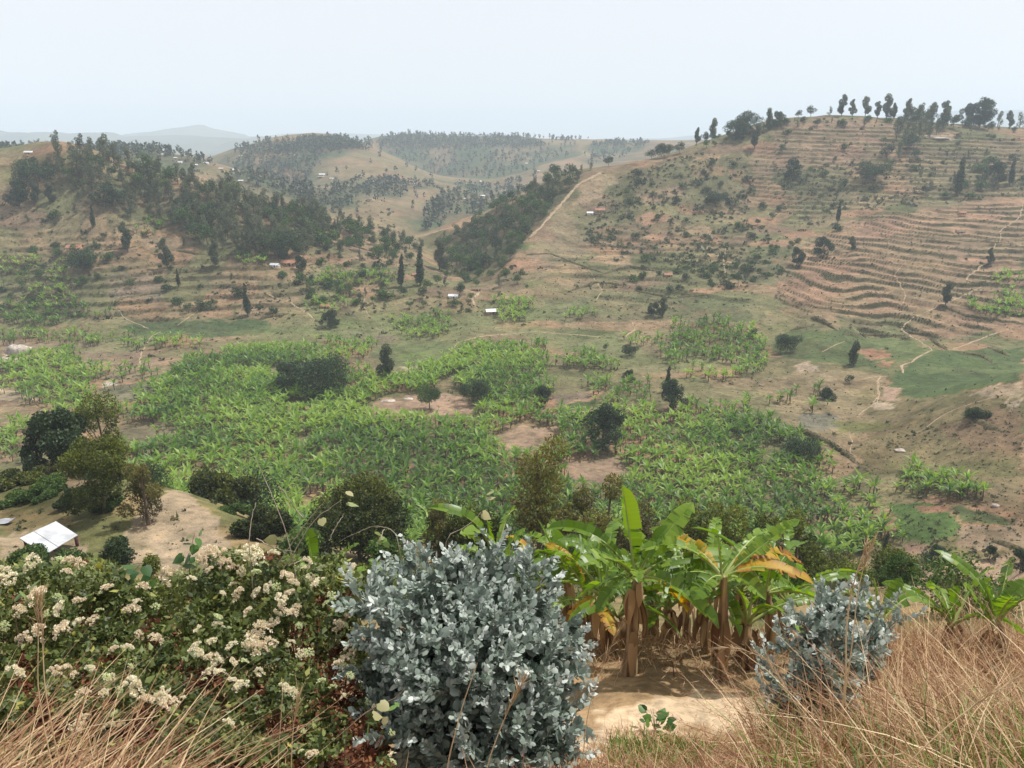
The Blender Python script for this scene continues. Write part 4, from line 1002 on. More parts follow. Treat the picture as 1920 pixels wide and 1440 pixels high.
# ------------------------------------------------------------------ banana plants in the valley
def banana_arrays(seed, h=1.5, nleaf=12, Ll=2.0, Wl=.36, segs=4, sides=5):
    r = np.random.default_rng(seed); st = MB(); lf = MB()
    st.tube([(0, 0, 0), (.03, .02, h * .5), (.0, .03, h)], [.13, .11, .07], sides)
    for i in range(nleaf):
        a = i * 2.4 + r.uniform(-.4, .4); el = R(r.uniform(35, 82) if i < nleaf - (2 if segs > 2 else 1) else r.uniform(-30, 0)); L = Ll * (1 if i < nleaf - (2 if segs > 2 else 1) else .6) * r.uniform(.75, 1.15); W = Wl * r.uniform(.8, 1.2)
        t = np.linspace(0, 1, segs + 1); e = el - t ** 1.4 * R(r.uniform(60, 115)) * (1.1 - el / R(110))
        dx = np.concatenate([[0], np.cumsum(np.cos((e[1:] + e[:-1]) / 2))]) * L / segs; dz = np.concatenate([[0], np.cumsum(np.sin((e[1:] + e[:-1]) / 2))]) * L / segs
        w = W * np.interp(t, [0, .15, .5, .85, 1], [.06, .5, 1, .75, .08]) / 2
        ca, sa = math.cos(a), math.sin(a)
        Mid = np.stack([ca * dx, sa * dx, h * .97 + dz], 1); S = np.array((-sa, ca, 0)); up = np.stack([-ca * np.sin(e), -sa * np.sin(e), np.cos(e)], 1)
        fold = r.uniform(.15, .6)
        A = Mid + S * w[:, None] + up * (w * fold)[:, None]; B = Mid - S * w[:, None] + up * (w * fold)[:, None]
        V = np.stack([A, Mid, B], 1).reshape(-1, 3); k = np.arange(segs) * 3
        lf.add(V, np.concatenate([np.stack([k, k + 1, k + 4, k + 3], 1), np.stack([k + 1, k + 2, k + 5, k + 4], 1)]), tint=np.clip(r.normal(.52, .2), .2, 1) if i < nleaf - (2 if segs > 2 else 1) else .02)
    return st, lf
BAN = []
for s in range(5):
    st, lf = banana_arrays(100 + s)
    v, q, t3, tt = st.arrays(); V, Q, _, t = lf.arrays()
    BAN.append((np.concatenate([v, V]), np.concatenate([q, Q + len(v)]), t3, np.concatenate([tt, t]), np.concatenate([np.zeros(len(q)), np.ones(len(Q)), np.zeros(len(t3))])))
BANL = []
for s in range(4):
    st, lf = banana_arrays(130 + s, nleaf=8, Wl=.46, segs=2, sides=3)
    v, q, t3, tt = st.arrays(); V, Q, _, t = lf.arrays()
    BANL.append((np.concatenate([v, V]), np.concatenate([q, Q + len(v)]), t3, np.concatenate([tt, t]), np.concatenate([np.zeros(len(q)), np.ones(len(Q)), np.zeros(len(t3))])))
BANM = []
for v, q, t3, tt, mi in BAN:
    me = mesh("banana_plant", v, q, t3, tt, mi=mi); me.materials.append(M['banana_stem']); me.materials.append(M['banana_far']); BANM.append(me)
HOLES = [[(680, 772), (700, 752), (740, 742), (830, 735), (915, 758), (880, 782), (740, 786)], [(915, 822), (975, 800), (1050, 800), (1040, 838), (1008, 860), (955, 855)],
         [(1060, 870), (1150, 860), (1190, 892), (1150, 925), (1060, 918)], [(1425, 840), (1470, 835), (1475, 862), (1430, 868)]]
HOLES = [world_poly(h) for h in HOLES]
PL = [  # outline in the photograph, spacing in metres, thinning
 ([(290, 800), (285, 725), (340, 690), (450, 655), (560, 648), (640, 690), (700, 700), (760, 715), (800, 688), (850, 662), (920, 645), (1010, 650), (1025, 700), (1000, 745), (1030, 775), (1050, 800), (1040, 850), (1070, 900), (1080, 1010), (560, 1030), (380, 990), (300, 950), (235, 890), (255, 840), (320, 835)], 1.9, .0),
 ([(1040, 800), (1120, 768), (1220, 762), (1300, 765), (1440, 795), (1530, 840), (1550, 890), (1645, 920), (1655, 950), (1570, 955), (1645, 990), (1600, 1040), (1500, 1040), (1400, 1020), (1250, 1030), (1060, 1010), (1060, 900)], 2.0, .03),
 ([(1235, 655), (1290, 628), (1400, 622), (1440, 650), (1465, 690), (1380, 716), (1290, 716), (1262, 685)], 2.3, .1), ([(1035, 688), (1095, 660), (1165, 686), (1150, 697)], 2.1, 0),
 ([(0, 622), (130, 624), (265, 630), (265, 646), (0, 648)], 2.6, .3), ([(280, 632), (400, 632), (400, 650), (280, 655)], 2.6, .3), ([(0, 682), (130, 660), (180, 700), (195, 742), (60, 748), (0, 722)], 2.0, .05),
 ([(60, 752), (190, 738), (215, 790), (120, 805)], 2.1, .1), ([(215, 775), (330, 750), (330, 795), (230, 808)], 2.6, .3), ([(0, 800), (60, 790), (50, 875), (0, 880)], 2.0, .1), ([(225, 840), (280, 850), (300, 905), (230, 900)], 2.0, .1),
 ([(150, 690), (280, 690), (280, 715), (180, 715)], 2.8, .35), ([(1650, 898), (1700, 880), (1790, 908), (1800, 942), (1720, 938)], 1.8, 0), ([(1365, 745), (1450, 728), (1462, 757), (1380, 772)], 2.6, .3), ([(1440, 735), (1570, 725), (1570, 770), (1500, 775)], 3.4, .5),
 ([(1250, 612), (1400, 600), (1425, 630), (1270, 640)], 2.6, .3), ([(0, 480), (105, 488), (155, 560), (120, 603), (0, 610)], 2.6, .2), ([(240, 425), (330, 420), (345, 448), (270, 450)], 2.6, .2), ([(415, 485), (490, 478), (500, 498), (430, 502)], 2.6, .2),
 ([(735, 605), (840, 588), (835, 632), (760, 630)], 2.3, .1), ([(925, 562), (990, 560), (1002, 602), (940, 607)], 2.3, .1), ([(1825, 570), (1920, 540), (1920, 595), (1835, 592)], 2.3, .1), ([(1840, 512), (1920, 505), (1920, 540), (1850, 540)], 2.8, .3),
 ([(600, 520), (740, 512), (740, 538), (610, 540)], 2.4, .1), ([(1060, 590), (1110, 582), (1120, 600), (1060, 606)], 2.6, .2), ([(1110, 712), (1230, 712), (1240, 760), (1120, 768)], 2.6, .35), ([(1030, 775), (1120, 765), (1120, 790), (1050, 800)], 2.2, .2),
 ([(1540, 960), (1640, 965), (1620, 1050), (1540, 1060)], 2.3, .2), ([(0, 560), (170, 575), (200, 600), (0, 612)], 3.0, .3), ([(600, 640), (700, 645), (680, 680), (600, 690)], 2.3, .2), ([(1170, 640), (1240, 635), (1240, 650), (1180, 655)], 2.4, .2), ([(560, 560), (660, 545), (660, 590), (600, 600)], 3.0, .3)]
BP = []
for poly, dist, thin in PL:
    dist *= .84; A = np.array(world_poly(poly, 16.)); lo, hi = A.min(0), A.max(0)
    gx, gy = np.meshgrid(np.arange(lo[0], hi[0], dist), np.arange(lo[1], hi[1], dist))
    gx = gx.ravel() + rng.uniform(-.45, .45, gx.size) * dist; gy = gy.ravel() + rng.uniform(-.45, .45, gy.size) * dist
    keep = inside([tuple(a) for a in A], gx + 7 * N1.fbm(gx / 9, gy / 9, 3) + rng.normal(0, 1.3, gx.size), gy + 9 * N2.fbm(gx / 9, gy / 9, 3) + rng.normal(0, 1.3, gx.size)) & (rng.random(gx.size) > thin)
    for h in HOLES: keep &= ~inside(h, gx, gy)
    keep &= N3.fbm(gx / 9, gy / 9, 3) > -.40 + .25 * (N1.fbm(gx / 25, gy / 25, 2) > .22)
    BP.append(np.stack([gx[keep], gy[keep], ground_z(gx[keep], gy[keep])], 1))
BP = np.concatenate(BP); BP = BP[BP[:, 1] > 104]
ds = np.hypot(BP[:, 0], BP[:, 1]); BP = BP[np.argsort(ds)]
pu = BP[:, 0] / BP[:, 1]; vis = np.abs(pu) < .66
r_ = np.random.default_rng(12)
bs = r_.uniform(.55, 1.35, len(BP)); ba = r_.uniform(0, 6.283, len(BP)); bk = r_.integers(0, 5, len(BP))
ind = np.nonzero(vis)[0][:300]; isind = np.zeros(len(BP), bool); isind[ind] = True
for i in ind:
    x, y, z = BP[i]
    side = 'left' if x < -8 else ('right' if x > 28 else 'middle')
    g = {'left': "near left part of the valley banana plantation", 'middle': "near middle of the valley banana plantation", 'right': "near right part of the valley banana plantation"}[side]
    obj("banana_plant", BANM[bk[i]], label="banana plant with arching green leaves in the " + g, cat="banana plant", group="banana plants, " + g,
        loc=(x, y, z - .05), rot=(r_.uniform(-.08, .08), r_.uniform(-.08, .08), ba[i]), scale=bs[i])
v_, q_, t3_, tt_, mi_q, mi_t = [], [], [], [], [], []
off = 0
for i in np.nonzero(~isind)[0]:
    v, q, t3, tt, mi = BAN[bk[i]] if BP[i, 1] < 132 else BANL[bk[i] % 4]
    c, s = math.cos(ba[i]) * bs[i], math.sin(ba[i]) * bs[i]
    v_.append(np.stack([v[:, 0] * c - v[:, 1] * s + BP[i, 0], v[:, 0] * s + v[:, 1] * c + BP[i, 1], v[:, 2] * bs[i] + BP[i, 2] - .05], 1))
    q_.append(q + off); t3_.append(t3 + off); off += len(v); tt_.append(np.where(tt < .1, tt, np.clip(tt + r_.normal(0, .13) + .9 * float(N2.fbm(BP[i:i + 1, 0] / 18, BP[i:i + 1, 1] / 18, 2)[0]), .15, 1))); mi_q.append(mi[:len(q)]); mi_t.append(mi[len(q):])
me = mesh("banana_plantation", np.concatenate(v_), np.concatenate(q_), np.concatenate(t3_), np.concatenate(tt_), mi=np.concatenate(mi_q + mi_t))
me.materials.append(M['banana_stem']); me.materials.append(M['banana_far'])
obj("banana_plantation", me, kind='stuff', label="mass of banana plants covering the valley floor and lower slopes")
print("BANANAS", len(BP), "woods", nw, nw2, "far", len(FT), "scrub", len(SC))
# ------------------------------------------------------------------ houses, shed, boulder, mast
M['tin'] = rough_mat("weathered_tin_roof", (.40, .41, .43), (.62, .63, .65), 1.2, .5, .05, .4, .25)
M['rust'] = rough_mat("rusty_tin_roof", (.20, .085, .05), (.36, .19, .13), 1.5, .8, .1)
M['thatch'] = rough_mat("thatch_roof", (.10, .075, .05), (.22, .165, .10), 4, .95, .5)
M['mud'] = rough_mat("mud_wall", (.30, .19, .11), (.48, .33, .21), 1.5, .95, .2)
M['white_wall'] = rough_mat("whitewashed_wall", (.62, .58, .52), (.78, .75, .70), 1.5, .9, .1)
M['dark_wood'] = rough_mat("dark_wood", (.05, .028, .02), (.11, .06, .045), 6, .8, .3, stretch=(1, 1, .2))
M['rock'] = rough_mat("pale_rock", (.22, .18, .145), (.50, .44, .38), 1.2, .9, .8)
M['steel'] = rough_mat("grey_steel", (.30, .31, .32), (.45, .46, .47), 2, .5, .1, .4, .6)
HM = {}
def house_parts(roof, wall, hip=False):
    k = (roof, wall)
    if k in HM: return HM[k]
    L, D, H, rise, ov = 7.0, 4.6, 2.3, 1.15, .45
    w = MB(); w.box((0, 0, H / 2), (L, D, H))
    w.add([(-L / 2, -D / 2, H), (-L / 2, D / 2, H), (-L / 2, 0, H + rise * .9)], T=[(0, 2, 1)]); w.add([(L / 2, -D / 2, H), (L / 2, D / 2, H), (L / 2, 0, H + rise * .9)], T=[(0, 1, 2)])
    rf = MB(); n = 18
    for s in (-1, 1):      # two corrugated slopes
        xs = np.linspace(-L / 2 - ov, L / 2 + ov, n * 2 + 1); c = .035 * np.cos(np.arange(n * 2 + 1) * np.pi)
        top = np.stack([xs, xs * 0 + s * -.02, H + rise + c], 1); low = np.stack([xs, xs * 0 + s * (D / 2 + ov), H - ov * .42 + c], 1)
        i = np.arange(n * 2); V = np.concatenate([top, low]); m = n * 2 + 1
        rf.add(V, np.stack([i, i + 1, i + 1 + m, i + m], 1)); V2 = V - np.array((0, 0, .07)); rf.add(V2, np.stack([i + m, i + 1 + m, i + 1, i], 1))
        e = np.concatenate([low, low - np.array((0, 0, .07))]); rf.add(e, np.stack([i, i + 1, i + 1 + m, i + m], 1))
    d = MB(); d.box((.6, -D / 2 - .03, .98), (.95, .1, 1.95))
    wn_ = MB(); wn_.box((0, -D / 2 - .03, 1.4), (.8, .1, .8))
    for a in (-.2, .2): wn_.box((a, -D / 2 - .09, 1.4), (.06, .04, .8))
    HM[k] = [(nm, x.build(nm), mt) for nm, x, mt in (("wall", w, M[wall]), ("roof", rf, M[roof]), ("door", d, M['dark_wood']), ("window", wn_, M['dark_wood']))]
    return HM[k]
def house(px, py, wpx, roof, wall, label, rz=0.0, ymin=30., far=False, name="house", group=None):
    p = None
    for dy in range(0, 14, 2):
        p = ground_at(px, py + dy, ymin)
        if p is not None: break
    if p is None: print("NO HOUSE", label); return
    s = max(.5, wpx * slant(p) / FPX / 7.9 * (.78 if far else 1))
    s = min(s, 1.9)
    e = empty(name, (p.x, p.y, p.z - .25), label, "house", group, (0, 0, rz), s)
    # a levelled plinth so that the downhill side stands on the slope
    for nm, me, mt in house_parts(roof, wall):
        obj(nm, me, mt, e)
        if nm == "window": obj(nm, me, mt, e, loc=(-1.6, 0, 0)); 
        if nm == "window" and not far: obj(nm, me, mt, e, loc=(2.4, 0, 0))
    pl = MB(); pl.box((0, 0, -.9), (7.3, 4.9, 1.9)); obj("plinth", pl.build("plinth"), M['mud'], e)
HS = [
 (922, 588, 24, 'tin', 'mud', "house with bright white metal roof on the right of the knoll", .25), (516, 500, 12, 'tin', 'white_wall', "small white-walled house on the left hill below the wood", -.2), (542, 498, 26, 'rust', 'mud', "rusty-roofed house right of the white-walled one", .1),
 (141, 470, 24, 'rust', 'mud', "low rusty-roofed house among bushes at the left", .15), (275, 437, 13, 'rust', 'mud', "small red-roofed hut above the banana patch on the left hill", .6), (644, 551, 20, 'thatch', 'mud', "pale mud house with a dull roof at the left end of the knoll path", .1),
 (610, 577, 18, 'rust', 'mud', "house with pinkish rusty roof below the knoll path", -.1), (733, 556, 22, 'thatch', 'mud', "dull-roofed house under trees in the knoll middle", .2), (850, 558, 13, 'tin', 'white_wall', "pale small house between the knoll trees", 0), (893, 545, 18, 'thatch', 'mud', "brown-roofed house at the top of the knoll's yard path", .2),
 (780, 518, 10, 'rust', 'mud', "small red-roofed house beside the tall cypress", .3), (1107, 402, 8, 'tin', 'white_wall', "tiny white house on the upper slope right of the sandy track", 0), (1124, 398, 19, 'rust', 'mud', "brown long-roofed house right of the tiny white one", .05),
 (1252, 518, 10, 'rust', 'mud', "little rust-roofed hut at the foot of the scrubby right hill", .2), (1505, 432, 12, 'thatch', 'mud', "mud hut at the upper left end of the terraces", -.3), (1803, 402, 12, 'rust', 'mud', "ruined hut on the top terraces", .1), (1800, 437, 13, 'thatch', 'mud', "small stone hut amid the upper terraces", .05)]
for h in HS: house(*h[:6], rz=h[6])
FH = [(55, 289, 12), (142, 284, 7), (183, 283, 7), (302, 291, 10), (330, 298, 9), (338, 306, 10), (367, 311, 9), (387, 308, 12), (415, 318, 7), (441, 321, 14), (452, 341, 12), (450, 354, 8), (452, 293, 7), (490, 280, 14), (508, 279, 8), (525, 277, 10), (545, 275, 7), (550, 292, 8), (604, 330, 14), (622, 336, 9), (697, 342, 10), (775, 346, 8), (818, 392, 6), (905, 369, 11), (900, 342, 10), (987, 307, 5), (1010, 322, 5), (705, 368, 8), (872, 374, 7)]
ORD = "first second third fourth fifth sixth seventh eighth ninth tenth eleventh twelfth thirteenth fourteenth fifteenth sixteenth seventeenth eighteenth nineteenth twentieth".split() + ["twenty-" + o for o in "first second third fourth fifth sixth seventh eighth ninth tenth".split()]
for k, (px, py, w) in enumerate(sorted(FH)):
    house(px, py, w, 'tin', 'white_wall' if k % 2 else 'mud', "tiny white-roofed house on the hazy far hills, %s from the left" % ORD[k], R2.uniform(-.4, .4), 300., True, group="white-roofed houses of the far hills")
# metal-roofed shed on the bench below the viewer
c = [at(36, 1009, 46.5), at(105, 977, 49.5), at(146, 1003, 48.3), at(84, 1040, 45.2)]
sh = empty("shed", (c[0] + c[2]) / 2 * np.array((1, 1, 0)) + np.array((0, 0, float(ground_z(*((c[0] + c[2]) / 2)[:2])))), "open shed with pale corrugated metal roof beside the bushes at the left", "shed")
o0 = np.array(sh.location); c = [q - o0 for q in c]
for a, b, tn in ((0, .38, .55), (.38, .6, .3), (.6, 1.0, .65)):      # roofing sheets laid side by side
    rb = MB(); n = 26; t = np.linspace(a, b + .004, n)
    nrm = np.cross(c[1] - c[0], c[3] - c[0]); nrm /= np.linalg.norm(nrm); nrm *= np.sign(nrm[2])
    A = np.array([c[0] + (c[1] - c[0]) * k for k in t]) ; B = np.array([c[3] + (c[2] - c[3]) * k for k in t])
    w = nrm * .018
    A = A + np.outer(np.cos(np.arange(n) * np.pi), w) + nrm * (.012 if tn < .4 else 0); B = B + np.outer(np.cos(np.arange(n) * np.pi), w) + nrm * (.012 if tn < .4 else 0)
    i = np.arange(n - 1); rb.add(np.concatenate([A, B]), np.stack([i, i + 1, i + 1 + n, i + n], 1), tint=tn); rb.add(np.concatenate([A, B]) - nrm * .05, np.stack([i + n, i + 1 + n, i + 1, i], 1), tint=tn)
    e_ = np.concatenate([B, B - nrm * .05]); rb.add(e_, np.stack([i, i + 1, i + 1 + n, i + n], 1))
    obj("roof_sheet", rb.build("roof_sheet"), M['tin'], sh)
M['purple_wood'] = rough_mat("dark_red_post", (.06, .02, .025), (.12, .045, .05), 6, .7, .2)
for q in ((.08, .1), (.92, .1), (.08, .9), (.92, .9)):
    top = c[0] + (c[1] - c[0]) * q[0] + (c[3] - c[0]) * q[1]; g = float(ground_z(*(top + o0)[:2])) - o0[2] - .2
    pb = MB(); pb.box((top[0], top[1], (top[2] + g) / 2 - .05), (.16, .16, top[2] - g)); obj("post", pb.build("post"), M['purple_wood'], sh)
for q in (0.05, .95):
    A = c[0] + (c[1] - c[0]) * q; B = c[3] + (c[2] - c[3]) * q; rb = MB(); rb.tube([A - np.array((0, 0, .1)), B - np.array((0, 0, .1))], .05, 4); obj("rafter", rb.build("rafter"), M['purple_wood'], sh)
# crumpled sheet at the left edge
g = ground_at(6, 982, 20.); sb = MB(); xs = np.linspace(-.75, .75, 9); ys = np.linspace(-.45, .45, 6)
SX, SY = np.meshgrid(xs, ys); SZ = .22 + .1 * N1.fbm(SX * 2, SY * 2, 2) + .25 * (SX > .3) * (SX - .3)
k = (np.arange(5)[:, None] * 9 + np.arange(8)[None]).ravel(); Fq = np.stack([k, k + 1, k + 10, k + 9], 1); V = np.stack([SX, SY, SZ], -1).reshape(-1, 3)
sb.add(V, Fq); sb.add(V - np.array((0, 0, .03)), Fq[:, ::-1]); obj("metal_sheet", sb.build("metal_sheet"), M['steel'], label="bent grey metal sheet lying in dry grass at the left edge", cat="metal sheet", loc=g)
# boulders and outcrops
def boulder(px, py, wpx, label, flat=.6, seed=0, ymin=20.):
    g = ground_at(px, py, ymin); r = np.random.default_rng(seed); w = wpx * slant(g) / FPX / 2
    nu, nv = 22, 12; u, v = np.meshgrid(np.arange(nu) / nu * 6.283, np.linspace(.02, 3.12, nv))
    d = np.stack([np.cos(u) * np.sin(v), np.sin(u) * np.sin(v), np.cos(v)], -1)
    rr = 1 + .5 * N1.fbm(d[..., 0] * 2 + seed, d[..., 1] * 2 + d[..., 2], 3) + .25 * N2.fbm(d[..., 0] * 5, d[..., 2] * 5 + d[..., 1] * 3, 2)
    V = d * rr[..., None] * np.array((w, w * .7, w * flat)); i = (np.arange(nv - 1)[:, None] * nu + np.arange(nu)[None]); j = (np.arange(nv - 1)[:, None] * nu + (np.arange(nu) + 1)[None] % nu)
    obj("boulder", mesh("boulder", V, np.stack([i.ravel(), (i + nu).ravel(), (j + nu).ravel(), j.ravel()], 1)), M['rock'], label=label, cat="rock", loc=(g.x, g.y, g.z + w * flat * (.45 if flat > .3 else -.25)))
boulder(36, 664, 36, "big pale boulder standing alone in the left fields", .62, 1)
boulder(205, 720, 26, "flat pale rock outcrop between banana plots on the left", .12, 2); boulder(14, 672, 30, "flat pale slab beside the big boulder", .10, 3); boulder(728, 752, 26, "whitish rock outcrop at the left end of the earth mound", .25, 4)
boulder(765, 748, 20, "small whitish rock on the earth mound", .2, 5); boulder(1690, 845, 20, "small pale rock in the grass of the spur", .25, 6)
boulder(1866, 950, 12, "small grey rock below the spur", .6, 9); boulder(1756, 259, 40, "pale quarry face below the right crest", .12, 10); boulder(605, 331, 20, "pale quarry patch beside the far houses", .12, 11, 300.)
g = ground_at(342, 284, 500.)
if g is not None:
    mb = MB(); Hm = 22 * slant(g) / FPX
    for a in range(3): mb.tube([(1.1 * math.cos(a * 2.09), 1.1 * math.sin(a * 2.09), 0), (.12 * math.cos(a * 2.09), .12 * math.sin(a * 2.09), Hm)], [.12, .06], 4)
    for q in range(7):
        z = Hm * q / 8
        for a in range(3):
            f = 1.1 - .98 * q / 8; b = (a + 1) % 3; mb.tube([(f * math.cos(a * 2.09), f * math.sin(a * 2.09), z), (f * .88 * math.cos(b * 2.09), f * .88 * math.sin(b * 2.09), z + Hm / 8)], .05, 3)
    obj("radio_mast", mb.build("radio_mast"), M['steel'], label="thin lattice mast on the ridge left of the far village", cat="mast", loc=g)

# ------------------------------------------------------------------ trees on the slope just below the viewer
def hero(kind, seed, px, pytop, Y, wpx, mat, label, nl=6500, L=.24, W=.10, cat='tree', name='tree', droop=0., shell=.5, dark=0.):
    top = at(px, pytop, Y); gz = float(ground_z(top[0], Y)); h = max(1.2, top[2] - gz)
    base_w = {'broad': .95, 'dome': .95, 'bush': 1.35, 'feather': .62, 'euc': .42, 'column': .2}[kind]
    wm = wpx / FPX * math.hypot(Y, CAM_H - gz); wide = min(2.4, max(.35, wm / (h * base_w)))
    mb, (V, T, t) = tree_meshes(kind, seed, h / .95, nl, L, W, wide, droop=droop, shell=shell, r0=.10 + .008 * h)
    t = np.clip(t - dark + .6 * (V[:, 2] / h - .55), 0, 1)         # yellow-green tops with sunlight on them put into the tint, darker low down
    e = empty(name, (top[0], Y, gz - .05), label, cat, None, (0, 0, 0))
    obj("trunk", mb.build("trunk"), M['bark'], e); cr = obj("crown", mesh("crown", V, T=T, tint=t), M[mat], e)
    return e
HT = [
 ('dome', 1, 172, 818, 54, 135, 'yellow_leaf', "feathery tree with yellow-green top standing behind the metal-roofed shed", 12000, .17, .06), ('euc', 2, 262, 876, 52, 130, 'brown_leaf', "thin twiggy tree leaning over the bare straw-coloured field", 5200, .16, .06),
 ('dome', 3, 92, 762, 76, 120, 'dark_leaf', "dense dark tree at the left edge of the slope below", 11000, .26, .15), ('feather', 4, 172, 724, 80, 95, 'yellow_leaf', "brownish-topped tree behind the dense dark one at left", 9000, .22, .10),
 ('bush', 5, 412, 862, 66, 110, 'olive_leaf', "dark green rounded bush right of the bare field", 7000, .22, .12), ('bush', 6, 452, 834, 78, 40, 'dark_leaf', "small dark tree behind the rounded bush by the bare field", 3000, .24, .13), ('bush', 7, 482, 938, 52, 100, 'olive_leaf', "dark bush below the bare field's lower right corner", 7000, .18, .09),
 ('bush', 8, 662, 862, 50, 215, 'olive_leaf', "widest dark round tree in front of the plantation", 20000, .20, .08), ('feather', 9, 822, 925, 46, 62, 'brown_leaf', "brownish thin shrub right of the widest dark tree", 5000, .15, .06), ('bush', 10, 895, 912, 46, 100, 'yellow_leaf', "yellow-green bushy tree behind the silver bush", 9000, .18, .07),
 ('euc', 11, 1012, 842, 46, 190, 'brown_leaf', "airy olive-brown tree with visible slim trunk in the middle", 9000, .18, .07), ('feather', 12, 1148, 878, 46, 150, 'brown_leaf', "dark brownish plume-shaped tree behind the upright banana leaf", 11000, .18, .07), ('feather', 13, 1212, 955, 46, 42, 'brown_leaf', "small brownish tree right of the plume-shaped one", 3000, .16, .07),
 ('feather', 14, 1316, 912, 46, 150, 'yellow_leaf', "bright green feathery tree behind the middle banana plants", 11000, .18, .07), ('feather', 15, 1506, 946, 46, 145, 'yellow_leaf', "olive feathery tree behind the yellowing banana leaf", 9000, .17, .07), ('bush', 16, 1676, 1024, 50, 112, 'yellow_leaf', "round green bush on the right slope behind the grey shrub", 9000, .17, .07),
 ('bush', 17, 1542, 1050, 46, 50, 'green_leaf', "small green bush left of the round one on the right slope", 3500, .16, .08), ('bush', 18, 30, 872, 66, 120, 'olive_leaf', "dark spreading bush at the left edge above the shed", 8000, .22, .11), ('bush', 19, 100, 905, 62, 90, 'green_leaf', "green bush between the spreading bush and the feathery tree", 7000, .2, .1),
 ('bush', 20, 150, 920, 58, 70, 'dark_leaf', "dark bush at the foot of the feathery tree", 5000, .2, .1), ('bush', 21, 42, 1018, 40, 100, 'green_leaf', "low green bush in front of the shed at the left edge", 6000, .14, .07), ('bush', 22, 135, 1012, 42, 60, 'green_leaf', "low bush growing against the shed's right corner", 3500, .13, .07),
 ('bush', 23, 440, 950, 58, 60, 'green_leaf', "leafy shrub on the edge of the bare field", 3500, .18, .09), ('bush', 24, 1200, 985, 50, 50, 'dark_leaf', "dark low shrub in the gap behind the bananas", 3000, .17, .08), ('bush', 25, 560, 985, 46, 90, 'green_leaf', "green weedy shrub left of the widest dark tree", 5000, .15, .07),
 ('bush', 26, 950, 935, 60, 80, 'green_leaf', "green bush left of the airy olive-brown tree", 4500, .18, .08), ('bush', 27, 215, 985, 46, 60, 'dark_leaf', "twiggy shrub at the foot of the thin leaning tree", 3500, .14, .06), ('bush', 29, 18, 925, 60, 120, 'green_leaf', "green bush at the left edge just above the dry grass patch", 6000, .19, .09), ('bush', 30, 85, 935, 60, 115, 'green_leaf', "broad green bush above the shed roof", 6000, .19, .09), ('bush', 31, 150, 948, 57, 100, 'dark_leaf', "dark broad bush left of the feathery tree's trunk", 6000, .18, .09), ('bush', 32, 205, 955, 55, 60, 'green_leaf', "small green bush on the upper left corner of the bare field", 4000, .17, .08), ('bush', 28, 1400, 1000, 52, 60, 'dark_leaf', "dark shrub behind the left of two main banana crowns", 3500, .17, .08)]
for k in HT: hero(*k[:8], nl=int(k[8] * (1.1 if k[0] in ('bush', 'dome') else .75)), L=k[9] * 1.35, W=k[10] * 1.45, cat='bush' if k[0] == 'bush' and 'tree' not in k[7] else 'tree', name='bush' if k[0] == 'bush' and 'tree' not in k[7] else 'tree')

# shrubs filling the slope below the viewer
SB = []
for k, (kind, mat) in enumerate((('bush', 'green_leaf'), ('bush', 'dark_leaf'), ('bush', 'yellow_leaf'), ('dome', 'green_leaf'), ('feather', 'brown_leaf'), ('feather', 'yellow_leaf'))):
    mb, (V, T, t) = tree_meshes(kind, 900 + k, 3.0, 3600, .17, .075, 1.1, shell=.3)
    tm = mb.build("stem"); tm.materials.append(M['bark']); cm = mesh("crown", V, T=T, tint=t); cm.materials.append(M[mat]); SB.append((tm, cm))
rs = np.random.default_rng(44); cand = []
for k in range(900):
    Y = rs.uniform(16, 104); u = rs.uniform(-.66, .66); X = u * Y
    if -.56 < u < -.39 and 40 < Y < 63: continue
    if u < -.56 and 42 < Y < 52: continue                 # the bare field and the shed stand free
    if u > .42 and Y > 60: continue
    if N2.fbm(np.array([X / 12]), np.array([Y / 12]), 2)[0] < -.12: continue
    cand.append(Vector((X, Y, float(ground_z(X, Y)))))
nsh = 0
for g in spaced(cand, 3.6):
    k = int(rs.integers(0, 6)); s = rs.uniform(.45, 1.15) * (.75 if g.y < 30 else 1)
    u = g.x / g.y; nm = "left of the bare field" if u < -.45 else ("below the valley bananas on the left" if u < -.1 else ("below the valley bananas in the middle" if u < .2 else "on the lower right slope"))
    e = empty("shrub", (g.x, g.y, g.z - .08), "leafy shrub among others " + nm, "shrub", "slope shrubs " + nm, (0, 0, rs.uniform(0, 6.28)), s)
    obj("stem", SB[k][0], None, e); obj("crown", SB[k][1], None, e); nsh += 1
print("slope shrubs", nsh)
